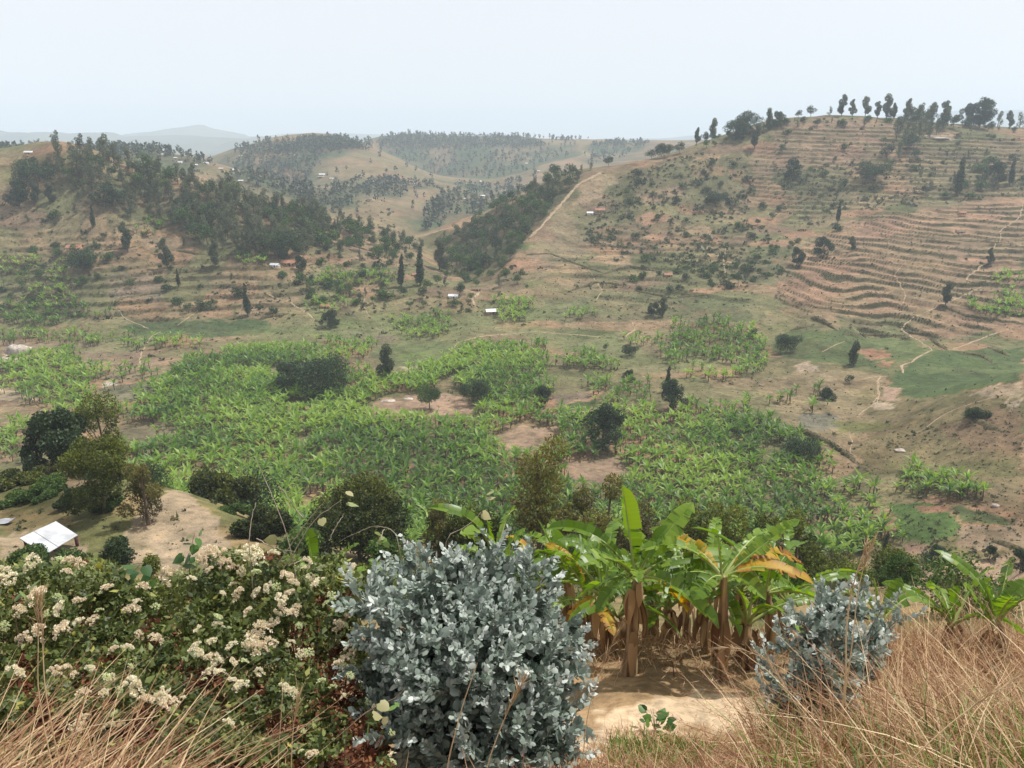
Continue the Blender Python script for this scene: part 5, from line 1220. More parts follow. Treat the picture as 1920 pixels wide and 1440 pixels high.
# ------------------------------------------------------------------ banana plants close by
M['ban'] = leaf_mat("banana_leaf", [(0, (.04, .085, .01)), (.5, (.115, .205, .02)), (1, (.26, .36, .04))], .45, .38, .45, objvar=.3, tcol=1.6)
M['ban_yel'] = leaf_mat("yellowing_banana_leaf", [(0, (.05, .12, .015)), (.45, (.16, .20, .02)), (.7, (.48, .30, .03)), (1, (.24, .09, .03))], .4, .5, .3, objvar=.1, tcol=1.5)
M['ban_dry'] = leaf_mat("dry_banana_leaf", [(0, (.13, .065, .035)), (1, (.50, .34, .19))], .2, .8, .1, objvar=.3)
M['midrib'] = rough_mat("banana_midrib", (.20, .26, .07), (.34, .36, .13), 4, .5, .1, .3)
M['pseudo'] = rough_mat("banana_pseudostem", (.075, .035, .02), (.44, .31, .17), 4, .75, .7, .2, stretch=(3, 3, .35))
def lamina(r, P0, P1, ctrl, W, roll=0., fold=.35, ntear=10, hang=.25, ytip=0.):
    """a banana leaf blade: two halves torn into strips along a curved midrib"""
    n = 40; t = np.linspace(0, 1, n)[:, None]
    C = (1 - t) ** 2 * P0 + 2 * t * (1 - t) * ctrl + t * t * P1
    D = np.gradient(C, axis=0); D /= np.linalg.norm(D, axis=1)[:, None] + 1e-9
    S = np.cross(D, np.array((0, 0, 1.0)) + .15 * np.array((0, 1, 0))); S /= np.linalg.norm(S, axis=1)[:, None] + 1e-9
    Nn = np.cross(S, D)
    c_, s_ = math.cos(roll), math.sin(roll); S, Nn = S * c_ + Nn * s_, Nn * c_ - S * s_
    tt = t[:, 0]; w = W / 2 * np.interp(tt, [0, .14, .22, .5, .8, .93, 1], [0, .02, .55, 1, .92, .6, .05])
    mb = MB()
    for sd in (-1, 1):
        cuts = sorted(set([5] + list(r.choice(np.arange(7, n - 3), min(ntear, n - 12), replace=False)) + [n - 1]))
        for a, b in zip(cuts[:-1], cuts[1:]):
            if b - a < 1: continue
            fo = fold + r.normal(0, .2); hg = hang * r.uniform(.2, 1.5); i = np.arange(a, b + 1); m = len(i); gap = 0
            dirn = (S[i] * sd * math.cos(fo) + Nn[i] * math.sin(fo))
            wi = w[i].copy()
            shift = np.zeros((m, 1))
            if m > 1: shift = (np.linspace(.5, -.5, m) * r.uniform(0, .35) / n * np.linalg.norm(P1 - P0) * 1.2)[:, None]
            mid = C[i] + dirn * (wi * .55)[:, None] + D[i] * shift * .5
            drop = np.outer(wi * hg, np.array((0, 0, -1.0)))
            edge = C[i] + dirn * (wi * r.uniform(.92, 1.04))[:, None] + drop + D[i] * (shift + (wi * .12)[:, None])
            V = np.stack([C[i], mid, edge], 1).reshape(-1, 3); k = np.arange(m - 1) * 3
            tn = np.clip(r.normal(.5, .13), 0, 1)
            tv = np.stack([np.full(m, tn), np.full(m, tn), np.full(m, tn)], 1) + ytip * np.stack([0 * tt[i], .25 + 0 * tt[i], .5 + 0 * tt[i]], 1) + ytip * .35 * tt[i][:, None]
            Fq = np.concatenate([np.stack([k, k + 1, k + 4, k + 3], 1), np.stack([k + 1, k + 2, k + 5, k + 4], 1)])
            mb.add(V, Fq if sd > 0 else Fq[:, ::-1], tint=np.clip(tv.ravel() + .05 * (np.arange(m * 3) // 3 % 2), 0, 1))
    rib = MB(); rib.tube(C[::3] - Nn[::3] * .008, np.interp(tt[::3], [0, .2, 1], [.028, .017, .004]), 5)
    return mb, rib
def banana(px, Y, cpx, cpy, leaves, label, seed, nrand=0, name="banana_plant", r0=.085, Lr=1.35):
    r = np.random.default_rng(seed)
    b = at(px, 1200, Y); b[2] = float(ground_z(b[0], Y)); cr = at(cpx, cpy, Y)
    e = empty(name, tuple(b), label, "banana plant", "banana plants beside the sandy path")
    H = cr - b
    st = MB(); n = 9; t = np.linspace(0, 1, n)[:, None]; bow = np.array((r.normal(0, .05), r.normal(0, .05), 0))
    st.tube(H * t + bow * np.sin(t * 3.14) + r.normal(0, .006, (n, 3)), r0 * np.interp(t[:, 0], [0, .1, .6, 1], [1.25, 1.0, .8, .42]) * (1 + .08 * r.normal(size=n)), 10)
    obj("pseudostem", st.build("pseudostem", True), M['pseudo'], e)
    for k in range(r.integers(9, 14)):        # dead leaves hanging round the stem
        a = r.uniform(0, 6.28); z = r.uniform(.35, .98); L = r.uniform(.3, .75) * min(1.0, H[2]); m = 6; q = np.linspace(0, 1, m)
        rr = r0 * .75 + .02 + .075 * np.sin(q * 2.2) * r.uniform(.4, 1.2)
        C = np.stack([math.cos(a) * rr + H[0] * z, math.sin(a) * rr + H[1] * z, H[2] * z - q * L * (1 - .15 * q)], 1)
        C[:, 2] = np.maximum(C[:, 2], .02)
        w = r.uniform(.03, .10) * np.interp(q, [0, .3, 1], [.5, 1, .3]); S = np.array((-math.sin(a), math.cos(a), 0)) ; tw = r.normal(0, .6)
        S2 = S * math.cos(tw) + np.array((math.cos(a), math.sin(a), 0)) * math.sin(tw)
        V = np.stack([C + np.outer(w, S2), C + np.outer(w * .3, np.array((math.cos(a), math.sin(a), 0))), C - np.outer(w, S2)], 1).reshape(-1, 3); kk = np.arange(m - 1) * 3
        mb = MB(); mb.add(V, np.concatenate([np.stack([kk, kk + 1, kk + 4, kk + 3], 1), np.stack([kk + 1, kk + 2, kk + 5, kk + 4], 1)]), tint=r.uniform(0, 1))
        obj("dry_leaf", mb.build("dry_leaf"), M['ban_dry'], e)
    L = list(leaves)
    for k in range(nrand):
        a = k * 2.4 + r.uniform(0, 1); el = R(r.uniform(30, 86)); ln_ = Lr * r.uniform(.8, 1.25)
        out = np.array((math.cos(a), math.sin(a), 0)); up = np.array((0, 0, 1.0))
        ctrl = H + (out * math.cos(el) + up * math.sin(el)) * ln_ * .6
        tip = H + out * ln_ * (.55 + .4 * math.cos(el)) + up * ln_ * (math.sin(el) * .75 - .35 * math.cos(el) - r.uniform(0, .25))
        L.append((tip, ctrl, r.uniform(.20, .29), r.uniform(-.9, .9), 'ban' if nrand < 6 or r.random() < .94 else 'ban_yel'))
    for lf in L:
        if len(lf) == 5: tip, ctrl, W, roll, mt = lf
        else:
            tx, ty, dY, W, arch, roll, mt = lf
            tip = at(tx, ty, Y + dY) - b
            ctrl = (H + tip) / 2 + np.array((0, 0, 1.0)) * arch * np.linalg.norm(tip - H) + .12 * (H - tip) * np.array((1, 1, 0)) * (arch > .1)
        la, rib = lamina(r, H - np.array((0, 0, .05)), tip, ctrl, W * .85, roll, fold=r.uniform(.15, .55), ntear=int(r.integers(9, 24)), hang=r.uniform(.05, .4), ytip=.55 if mt == 'ban_yel' else 0)
        o = obj("leaf", la.build("leaf"), M[mt], e); obj("midrib", rib.build("midrib", True), M['midrib'], o)
    return e
banana(1182, 8.7, 1192, 1078, [(1168, 910, .15, .40, .02, -.5, 'ban'), (1300, 942, .5, .36, .08, -.5, 'ban'), (1252, 985, .1, .26, .1, -.4, 'ban'), (1045, 1012, -.1, .38, .16, .3, 'ban'), (1086, 1062, -.5, .40, .32, .2, 'ban'), (1415, 1052, .4, .40, .22, -.2, 'ban'),
       (1348, 1178, -.5, .40, .38, -.2, 'ban'), (1082, 1122, .4, .36, .3, .2, 'ban'), (1120, 1150, -.5, .30, .45, 0, 'ban'), (1196, 1092, -.6, .22, .3, 0, 'ban'), (1290, 1150, .6, .34, .35, 0, 'ban_yel')],
       "tall banana plant with one leaf standing upright, beside the silver bush", 1, 2)
banana(1356, 8.6, 1356, 1078, [(1500, 974, .2, .32, .05, -.3, 'ban'), (1346, 1000, .1, .07, .02, 0, 'ban'), (1526, 1096, -.3, .34, .34, -.3, 'ban_yel'), (1506, 1058, .5, .34, .42, -.3, 'ban_yel'), (1236, 1082, .1, .36, .2, .2, 'ban'), (1262, 1004, .6, .30, .18, .3, 'ban_yel'),
       (1300, 1125, -.4, .34, .4, .2, 'ban'), (1436, 1125, -.4, .34, .4, -.2, 'ban'), (1425, 1000, .6, .3, .1, 0, 'ban')], "banana plant with orange-brown drying leaf, right of the tall upright-leaved one", 2, 2, r0=.08)
banana(1432, 9.2, 1436, 1108, [(1450, 1030, 0, .28, .03, .6, 'ban'), (1500, 1110, .2, .3, .3, -.2, 'ban'), (1390, 1160, .2, .3, .3, .2, 'ban')], "stout banana plant at the right end of the row, next to the small grey bush", 3, 5, r0=.095)
banana(1325, 9.5, 1328, 1112, [], "slender banana plant leaning behind the one with drying leaf", 4, 7, r0=.065)
banana(1142, 9.6, 1132, 1112, [(1110, 985, .1, .30, .03, .4, 'ban'), (1060, 1170, -.3, .3, .3, 0, 'ban_yel')], "banana plant touching the silver bush's right side", 5, 7)
banana(1250, 10.2, 1252, 1135, [(1295, 1070, 0, .3, .05, 0, 'ban')], "short banana plant between the two tallest ones", 6, 7, r0=.075)
banana(1072, 10.4, 1066, 1085, [(1038, 992, .2, .32, .05, .5, 'ban'), (1115, 978, .1, .30, .04, -.3, 'ban'), (1010, 975, .1, .22, .05, 0, 'ban')], "banana plant partly hidden behind the silver bush's right edge", 7, 7)
banana(932, 10.0, 930, 1060, [(862, 1000, -.2, .30, .25, .3, 'ban'), (912, 968, .1, .24, .05, 0, 'ban'), (850, 1030, .1, .3, .3, 0, 'ban'), (985, 990, .1, .3, .15, 0, 'ban')], "banana plant behind the top of the silver bush", 8, 5)
banana(600, 9.6, 590, 1085, [(577, 990, .1, .28, .02, .8, 'ban'), (672, 1018, .1, .26, .1, 0, 'ban'), (650, 1060, .2, .26, .2, 0, 'ban'), (545, 1075, .1, .24, .2, 0, 'ban')], "banana plant behind the flowering shrubs, one leaf upright", 9, 2, r0=.05, Lr=.7)
banana(730, 10.2, 735, 1095, [(690, 1050, .1, .28, .2, 0, 'ban'), (790, 1050, .1, .28, .25, 0, 'ban')], "low banana plant between flowering shrubs and silver bush", 10, 3, r0=.05, Lr=.7)
banana(1655, 8.4, 1652, 1160, [(1690, 1083, .1, .22, .06, -.5, 'ban'), (1640, 1085, .1, .06, .02, 0, 'ban'), (1600, 1150, .2, .24, .3, 0, 'ban')], "young banana plant with a single raised leaf behind the small grey bush", 11, 2, r0=.06, Lr=.8)
banana(1782, 9.4, 1786, 1165, [(1795, 1098, .1, .30, .04, .5, 'ban'), (1748, 1108, .1, .28, .12, .3, 'ban'), (1722, 1128, .1, .28, .25, 0, 'ban')], "banana plant in the right corner, left of a larger one", 12, 4, r0=.065)
banana(1868, 8.8, 1868, 1165, [(1806, 1095, .1, .32, .08, .4, 'ban'), (1845, 1082, .1, .34, .05, .6, 'ban'), (1925, 1085, .1, .32, .15, -.3, 'ban'), (1900, 1120, -.3, .3, .2, 0, 'ban')], "larger banana plant at the right edge behind the dry grass", 13, 4, r0=.08)

for k_, (px, Y, cpx, cpy, nr, lab) in enumerate(((1105, 10.0, 1100, 1125, 8, "banana plant in the crowded left end of the row"), (1215, 10.6, 1220, 1110, 8, "banana plant in the back row behind the upright leaf"), (1290, 10.8, 1292, 1100, 8, "banana plant in the back row left of the drying leaf"), (1385, 10.6, 1390, 1105, 8, "banana plant in the back row right of the drying leaf"),
        (1470, 10.4, 1476, 1125, 7, "banana plant in the back row behind the small grey bush"), (1168, 9.9, 1160, 1150, 6, "short banana shoot at the foot of the tall upright-leaved plant"), (1015, 10.8, 1018, 1075, 7, "banana plant hidden behind the silver bush's right shoulder"), (1405, 9.0, 1402, 1165, 5, "short banana shoot beside the stout plant"))):
    banana(px, Y, cpx, cpy, [], lab, 700 + k_, nr, r0=.07, Lr=1.25)
# ------------------------------------------------------------------ silver-leaved eucalyptus bushes
def silver(name):
    m = leaf_mat(name, [(0, (.065, .10, .07)), (.5, (.28, .335, .285)), (1, (.68, .71, .67))], .25, .55, .3, objvar=.12, tcol=1.0)
    return m
M['silver'] = silver("glaucous_leaf")
M['silver_stem'] = rough_mat("glaucous_stem", (.14, .12, .10), (.30, .28, .25), 30, .7, .2)
UNIT = np.array([(0, 0, 0), (.3, .26, .03), (.3, 0, -.03), (.3, -.26, .03), (.68, .24, .02), (.68, 0, -.05), (.68, -.24, .02), (1, 0, -.04)])
UQ = [(2, 5, 4, 1), (3, 6, 5, 2)]; UT = [(0, 2, 1), (0, 3, 2), (4, 5, 7), (5, 6, 7)]
def leaf_frames(n, d, r, spread=.5):
    d = d / (np.linalg.norm(d, axis=1)[:, None] + 1e-9)
    s = np.cross(d, np.array((0, 0, 1.0)) + spread * r.normal(size=(n, 3))); s /= np.linalg.norm(s, axis=1)[:, None] + 1e-9
    return d, s, np.cross(d, s)
def leaf_batch(P, d, s, nn, L, W, tint, unit=UNIT, Q=UQ, T=UT):
    n = len(P); U = unit
    V = P[:, None] + U[None, :, 0:1] * (d * L[:, None])[:, None] + U[None, :, 1:2] * (s * (L * W)[:, None])[:, None] + U[None, :, 2:3] * (nn * L[:, None])[:, None]
    o = np.arange(n)[:, None, None] * len(U)
    return V.reshape(-1, 3), (np.asarray(Q)[None] + o).reshape(-1, 4), (np.asarray(T)[None] + o).reshape(-1, 3), np.repeat(tint, len(U))
def silver_bush(bpx, bY, tips, label, seed, nbr, Lmax=.078, group=None):
    r = np.random.default_rng(seed)
    b = at(bpx, 1300, bY); b[2] = float(ground_z(b[0], bY))
    e = empty("eucalyptus_bush", tuple(b), label, "bush")
    stem = MB(); LP, LD, LL, LT = [], [], [], []
    for px, py, Y in tips:
        tip = at(px, py, Y) - b; L = np.linalg.norm(tip)
        ctrl = tip * np.array((.35, .35, .62)) + r.normal(0, .05, 3)
        t = np.linspace(0, 1, 12)[:, None]; C = 2 * t * (1 - t) * ctrl + t * t * tip
        C[0] += r.normal(0, .03, 3) * np.array((1, 1, 0))
        stem.tube(C, np.linspace(.016, .003, 12), 6)
        for k in range(nbr):
            u = r.uniform(.22, 1) ** .8; i = min(int(u * 11), 10); p = C[i] + (C[i + 1] - C[i]) * (u * 11 - i)
            ax = C[i + 1] - C[i]; ax /= np.linalg.norm(ax)
            dd = r.normal(size=3); dd -= ax * (dd @ ax) * .6; dd /= np.linalg.norm(dd); dd = dd * .8 + ax * .55 + np.array((0, 0, .25)); dd /= np.linalg.norm(dd)
            bl = r.uniform(.14, .42) * (1.15 - .55 * u) * min(1, L); m = 5
            q = np.linspace(0, 1, m)[:, None]; B = p + dd * q * bl + np.array((0, 0, .25)) * bl * q * q
            stem.tube(B, np.linspace(.0035, .0012, m), 3)
            npair = int(4 + bl / .030); ct = r.normal(0, .10)
            for j in range(npair):
                f = (j + 1) / npair; pp = p + dd * f * bl + np.array((0, 0, .25)) * bl * f * f
                sd = np.cross(dd, r.normal(size=3)); sd /= np.linalg.norm(sd)
                for sg in (-1, 1):
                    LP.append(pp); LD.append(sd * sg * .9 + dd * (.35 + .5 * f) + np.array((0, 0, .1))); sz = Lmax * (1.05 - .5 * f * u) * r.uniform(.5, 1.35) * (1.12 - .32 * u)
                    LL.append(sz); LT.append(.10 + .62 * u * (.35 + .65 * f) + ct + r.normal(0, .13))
    P = np.array(LP); n = len(P); LL = np.array(LL); LT = np.clip(LT, 0, 1)
    d, s, nn = leaf_frames(n, np.array(LD), r, .6)
    W = r.uniform(1.05, 1.5, n)
    obj("branch", stem.build("branch"), M['silver_stem'], e)
    # the leaves one can pick out one by one: largest and nearest to the viewer
    Pw = P + b; dist = np.linalg.norm(Pw - np.array(cam.location), axis=1); score = LL / dist - .004 * (dist - dist.min())
    pick = np.zeros(n, bool); pick[np.argsort(-score)[:300]] = True
    ums = []
    for k in range(5):
        me = mesh("leaf", UNIT * np.array((1, 1, 1 + .6 * k - 1)), UQ, UT, tint=np.full(8, .25 + .14 * k)); me.materials.append(M['silver']); ums.append(me)
    for i in np.nonzero(pick)[0]:
        o = bpy.data.objects.new("leaf", ums[int(np.clip(LT[i] * 5, 0, 4))]); o.parent = e
        Mx = Matrix(((d[i, 0] * LL[i], s[i, 0] * LL[i] * W[i], nn[i, 0] * LL[i], P[i, 0]), (d[i, 1] * LL[i], s[i, 1] * LL[i] * W[i], nn[i, 1] * LL[i], P[i, 1]), (d[i, 2] * LL[i], s[i, 2] * LL[i] * W[i], nn[i, 2] * LL[i], P[i, 2]), (0, 0, 0, 1)))
        o.matrix_local = Mx; col.objects.link(o)
    k = ~pick
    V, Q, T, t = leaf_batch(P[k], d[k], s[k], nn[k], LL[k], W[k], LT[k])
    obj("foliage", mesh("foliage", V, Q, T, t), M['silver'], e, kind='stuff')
    print("silver", n)
TP1 = [(792, 982, 5.0), (770, 1010, 4.9), (820, 1020, 4.8), (962, 978, 5.0), (1000, 1000, 5.0), (930, 1000, 4.9), (700, 1052, 4.9), (665, 1085, 4.8), (690, 1100, 4.6), (850, 1030, 4.8), (890, 1015, 4.9), (1030, 1085, 4.9), (1020, 1050, 4.8), (1075, 1155, 4.8), (1088, 1185, 4.7), (1060, 1230, 4.5),
       (1070, 1300, 4.3), (740, 1100, 4.4), (690, 1190, 4.4), (690, 1280, 4.3), (720, 1340, 4.1), (950, 1090, 4.4), (880, 1110, 4.3), (1000, 1180, 4.3), (820, 1180, 4.1), (900, 1280, 3.9), (780, 1330, 3.9), (1000, 1330, 4.0), (950, 1230, 4.0), (1050, 1400, 4.0), (850, 1400, 3.8), (760, 1220, 4.1), (930, 1370, 3.8), (870, 1200, 4.0), (980, 1120, 4.5), (720, 1150, 4.5), (790, 1090, 4.6), (1010, 1260, 4.1), (1000, 1420, 3.9), (770, 1420, 3.85), (830, 1290, 3.9), (720, 1240, 4.2), (690, 1330, 4.1), (700, 1400, 3.9), (1075, 1350, 4.1), (1060, 1420, 3.9), (740, 1380, 3.8), (900, 1430, 3.7), (960, 1440, 3.7), (820, 1440, 3.7), (670, 1250, 4.3), (1080, 1260, 4.4), (880, 1060, 4.5), (930, 1160, 4.2), (1040, 1180, 4.5), (770, 1280, 3.95), (850, 1340, 3.8), (980, 1380, 3.85), (1030, 1320, 4.0)]
TP1 = [(960 + (x - 900) * 1.0 - 60, y + max(0, (1250 - y)) * .16, Y) for x, y, Y in TP1]
silver_bush(888, 4.5, TP1, "large silver-blue eucalyptus bush in the middle of the picture", 21, 21)
TP2 = [(1560, 1092, 5.6), (1535, 1105, 5.5), (1620, 1108, 5.6), (1655, 1140, 5.6), (1500, 1150, 5.4), (1455, 1190, 5.4), (1420, 1250, 5.3), (1560, 1180, 5.1), (1685, 1160, 5.6), (1600, 1200, 5.1), (1500, 1230, 5.0), (1430, 1300, 5.1), (1560, 1270, 4.9), (1640, 1220, 5.2), (1590, 1130, 5.4), (1480, 1290, 5.0), (1530, 1180, 5.2), (1650, 1180, 5.4)]
silver_bush(1548, 5.7, TP2, "smaller grey-blue eucalyptus bush standing in the dry grass at right", 22, 13, .075)
# ------------------------------------------------------------------ cream-flowered shrubs
M['shrub_leaf'] = leaf_mat("shrub_leaf", [(0, (.042, .062, .02)), (.5, (.135, .17, .05)), (.85, (.25, .28, .09)), (1, (.42, .38, .08))], .3, .5, .35, objvar=.1)
M['red_leaf'] = leaf_mat("dried_red_leaf", [(0, (.05, .018, .012)), (.6, (.15, .055, .03)), (1, (.30, .16, .07))], .2, .8, .1, objvar=.1)
M['heart_leaf'] = leaf_mat("heart_leaf", [(0, (.025, .07, .02)), (.5, (.07, .15, .035)), (.8, (.15, .26, .06)), (1, (.36, .33, .17))], .35, .45, .4, objvar=.2)
M['stem'] = rough_mat("shrub_stem", (.07, .045, .03), (.20, .14, .09), 20, .8, .2)
def flower_mat(name, c1, c2):
    return leaf_mat(name, [(0, c1), (1, c2)], .25, .9, .1, objvar=.3)
M['fl_cream'] = flower_mat("cream_flower", (.64, .57, .38), (.88, .83, .66)); M['fl_pink'] = flower_mat("faded_flower", (.60, .50, .35), (.86, .77, .60)); M['fl_green'] = flower_mat("budding_flower", (.50, .55, .27), (.80, .83, .56))
def flower_head(seed):
    """a domed cluster of small fluffy heads on branching stalks"""
    r = np.random.default_rng(seed); fl = MB(); n = int(r.integers(16, 26))
    for i in range(n):
        a = r.uniform(0, 6.28); q = .48 * math.sqrt((i + .5) / n); c = np.array((q * math.cos(a * 1 + i * 2.4), q * math.sin(a * 1 + i * 2.4), .34 * (1 - (q / .55) ** 2) + r.normal(0, .04)))
        m = 26; d = r.normal(size=(m, 3)); d[:, 2] += .55; d /= np.linalg.norm(d, axis=1)[:, None]; rad = r.uniform(.09, .14)
        s = np.cross(d, r.normal(size=(m, 3))); s /= np.linalg.norm(s, axis=1)[:, None]
        b0 = c + d * rad * .15; tp = c + d * rad * r.uniform(.85, 1.2, (m, 1))
        V = np.stack([b0, tp + s * rad * .30, tp - s * rad * .30], 1).reshape(-1, 3)
        fl.add(V, T=np.arange(m * 3).reshape(-1, 3), tint=np.repeat(r.uniform(.2, 1, m), 3))
    return fl
FLM = [[flower_head(300 + k * 7 + j) for j in range(3)] for k in range(3)]
FLM = [[f.build("flower_head") for f in row] for row in FLM]
for row, mt in zip(FLM, ('fl_cream', 'fl_pink', 'fl_green')):
    for me in row: me.materials.append(M[mt])
FL7 = [(187, 295, 90), (335, 270, 40), (395, 285, 75), (450, 297, 50), (375, 345, 50), (30, 350, 80), (60, 385, 70), (600, 437, 60), (805, 428, 60), (345, 550, 75), (440, 510, 60), (270, 572, 40), (215, 480, 95), (445, 625, 55), (525, 615, 60), (355, 675, 90), (215, 690, 95), (745, 560, 80), (770, 510, 45), (875, 535, 40), (955, 365, 95), (1030, 305, 60), (1115, 280, 80), (1185, 235, 90), (1260, 235, 60), (1265, 300, 90), (1350, 240, 60), (1420, 240, 110), (1535, 240, 60), (1075, 380, 45), (1350, 465, 75), (1450, 460, 65), (1250, 460, 35), (1515, 425, 60), (1610, 380, 85), (1650, 405, 60), (1725, 285, 60), (1715, 320, 40), (1745, 395, 75), (1795, 405, 75), (1810, 320, 50), (1865, 470, 50), (1570, 495, 80), (1630, 470, 65), (1590, 550, 70), (1635, 575, 65), (1670, 540, 45), (1400, 565, 55), (1220, 598, 50), (1225, 645, 60), (1120, 665, 50), (1465, 650, 70), (1540, 640, 80), (1430, 710, 80), (1400, 735, 70), (1440, 770, 90), (1515, 750, 80), (1640, 740, 50), (1690, 800, 55), (1740, 790, 50), (1195, 735, 55), (1305, 765, 65), (1100, 800, 75), (1105, 760, 55), (1190, 830, 75), (1230, 855, 75), (1300, 850, 60), (1370, 848, 50), (1185, 910, 70), (1235, 915, 70), (1150, 945, 30), (1470, 900, 55), (1315, 970, 70), (1360, 985, 75), (1600, 1000, 70), (1640, 1025, 70), (1810, 955, 45), (1875, 990, 45), (1905, 860, 60), (1900, 640, 60), (715, 770, 55), (870, 720, 70), (640, 780, 50), (595, 935, 50), (640, 930, 40), (665, 1005, 40), (585, 1020, 45), (470, 1025, 60), (420, 920, 40), (370, 880, 45), (310, 900, 60), (505, 885, 45), (75, 910, 80), (740, 965, 80), (790, 995, 90), (820, 1070, 80), (900, 1060, 80), (950, 1090, 90), (915, 1030, 70), (1030, 1050, 35), (470, 1170, 60), (640, 1220, 80), (1280, 1195, 60), (1755, 1370, 60), (1695, 1350, 30), (645, 1140, 35), (430, 1210, 60), (730, 870, 30), (780, 690, 40), (105, 560, 60), (560, 560, 40), (30, 640, 45), (180, 440, 45), (1840, 520, 45), (1000, 350, 50), (1480, 300, 50), (1350, 330, 55), (1440, 345, 50), (1180, 330, 45), (320, 480, 40), (120, 720, 50), (940, 330, 45), (1560, 420, 45), (1680, 640, 35), (1310, 410, 35)]
FL8 = [(75, 325, 65), (15, 640, 45), (75, 670, 45), (145, 610, 40), (45, 760, 60), (60, 800, 55), (15, 830, 50), (15, 870, 45), (45, 920, 45), (20, 1040, 45), (150, 1070, 35), (190, 1095, 30), (280, 1240, 35), (285, 1370, 40), (285, 1410, 40), (30, 590, 40)]
FLOW = [(x / 3, 960 + y / 3, w / 3) for x, y, w in FL7] + [(640 + x / 3, 960 + y / 3, w / 3) for x, y, w in FL8]
def Dsurf(px, py):
    """distance of the shrubs' outer surface"""
    return 5.5 - (py - 1040) / 400 * 1.95 + .22 * float(N1.fbm(np.array([px / 90.]), np.array([py / 60.]), 2)[0])
SH = [("cream-flowered shrub at the left edge, partly behind dry grass", [(-60, 1070), (60, 1046), (150, 1052), (225, 1075), (235, 1200), (205, 1340), (60, 1420), (-60, 1430)], 120),
      ("cream-flowered shrub left of the middle, below the bare field", [(190, 1095), (300, 1085), (330, 1060), (400, 1040), (435, 1040), (450, 1200), (420, 1440), (200, 1445), (180, 1300)], 320),
      ("most heavily flowering shrub, touching the silver bush's left side", [(415, 1045), (470, 1032), (560, 1040), (640, 1060), (670, 1110), (680, 1210), (710, 1330), (745, 1450), (420, 1450), (430, 1200)], 555)]
BR = np.array([(0, 0, 0), (.35, .3, .03), (.35, -.3, .03), (.55, 0, -.03), (1, 0, -.08)]); BT = [(0, 3, 1), (0, 2, 3), (1, 3, 4), (2, 4, 3)]
def batch5(P, d, s, nn, L, W, t):
    V = P[:, None] + BR[None, :, 0:1] * (d * L[:, None])[:, None] + BR[None, :, 1:2] * (s * (L * W)[:, None])[:, None] + BR[None, :, 2:3] * (nn * L[:, None])[:, None]
    return V.reshape(-1, 3), (np.asarray(BT)[None] + np.arange(len(P))[:, None, None] * 5).reshape(-1, 3), np.repeat(t, 5)
for si, (lab, poly, bx_) in enumerate(SH):
    r = np.random.default_rng(500 + si)
    b = at(bx_, 1330, 4.3); b[2] = float(ground_z(b[0], 4.3))
    e = empty("flowering_shrub", tuple(b), lab, "shrub")
    A = np.array(poly, float); lo, hi = A.min(0), A.max(0)
    n = int(9500 * ((hi - lo).prod() / (260 * 400))); x = r.uniform(lo[0], hi[0], n * 2); y = r.uniform(lo[1], hi[1], n * 2)
    k = inside(poly, x + 22 * N1.fbm(x / 25, y / 25, 3), y + 55 * N2.fbm(x / 32, y / 32, 3)); x, y = x[k], y[k]
    clump = N3.fbm(x / 28, y / 28, 3)
    Dp = np.array([Dsurf(a, c) for a, c in zip(x, y)]) + .22 * clump + np.abs(r.normal(0, .16, len(x)))
    P = np.array([at(a, c, q) for a, c, q in zip(x, y, Dp)])
    gz = ground_z(P[:, 0], P[:, 1]); ok = P[:, 2] > gz + .03; P, x, y, clump = P[ok], x[ok], y[ok], clump[ok]
    red = (N1.fbm(x / 40 + 9, y / 40, 3) + (y - 1150) / 900 + r.normal(0, .1, len(x))) > .33
    d = r.normal(size=P.shape); d[:, 1] -= .35; d[:, 2] += .15; d, s, nn = leaf_frames(len(P), d, r, .7)
    L = .018 + .06 * r.random(len(P)) ** 2.2; t = np.clip(.45 + .5 * clump + r.normal(0, .2, len(P)), 0, .93); t[r.random(len(P)) < .012] = 1
    for m, mt, nm in ((~red, 'shrub_leaf', 'foliage'), (red, 'red_leaf', 'dried_foliage')):
        V, T, tt = batch5((P - b)[m], d[m], s[m], nn[m], L[m] * (1 if mt == 'shrub_leaf' else .75), r.uniform(.8, 1.3, m.sum()), t[m])
        obj(nm, mesh(nm, V, T=T, tint=tt), M[mt], e, kind='stuff')
    st = MB(); q = r.choice(len(P), 150, replace=False)
    for i in q:
        p = P[i] - b; f = np.array((p[0] * r.uniform(.3, .8), p[1] * .6 + .12, max(.02, p[2] - r.uniform(.35, .8)))); m = (p + f) / 2 + r.normal(0, .04, 3)
        st.tube([f, m, p], [.006, .004, .0015], 4)
    obj("stem", st.build("stem"), M['stem'], e)
    for k2, (fx, fy, fw) in enumerate(FLOW):
        own = 0 if fx < 215 else (1 if fx < 432 else 2)
        if own != si: continue
        Y = Dsurf(fx, fy) - .16 + .04 * r.normal(); p = at(fx, fy, Y); p[2] = max(p[2], float(ground_z(p[0], p[1])) + .05)
        w = fw / FPX * np.linalg.norm(p - np.array(cam.location)) * 1.08
        kind = 2 if fw < 18 and r.random() < .5 else (1 if N2.fbm(np.array([fx / 45]), np.array([fy / 45]), 2)[0] > .04 or fw > 27 and r.random() < .4 else 0)
        me = FLM[kind][int(r.integers(0, 3))]
        obj("flower_head", me, None, e, loc=tuple(p - b), rot=(.55 + r.normal(0, .2), r.normal(0, .25), r.uniform(0, 6.28)), scale=(w, w, w * .95))

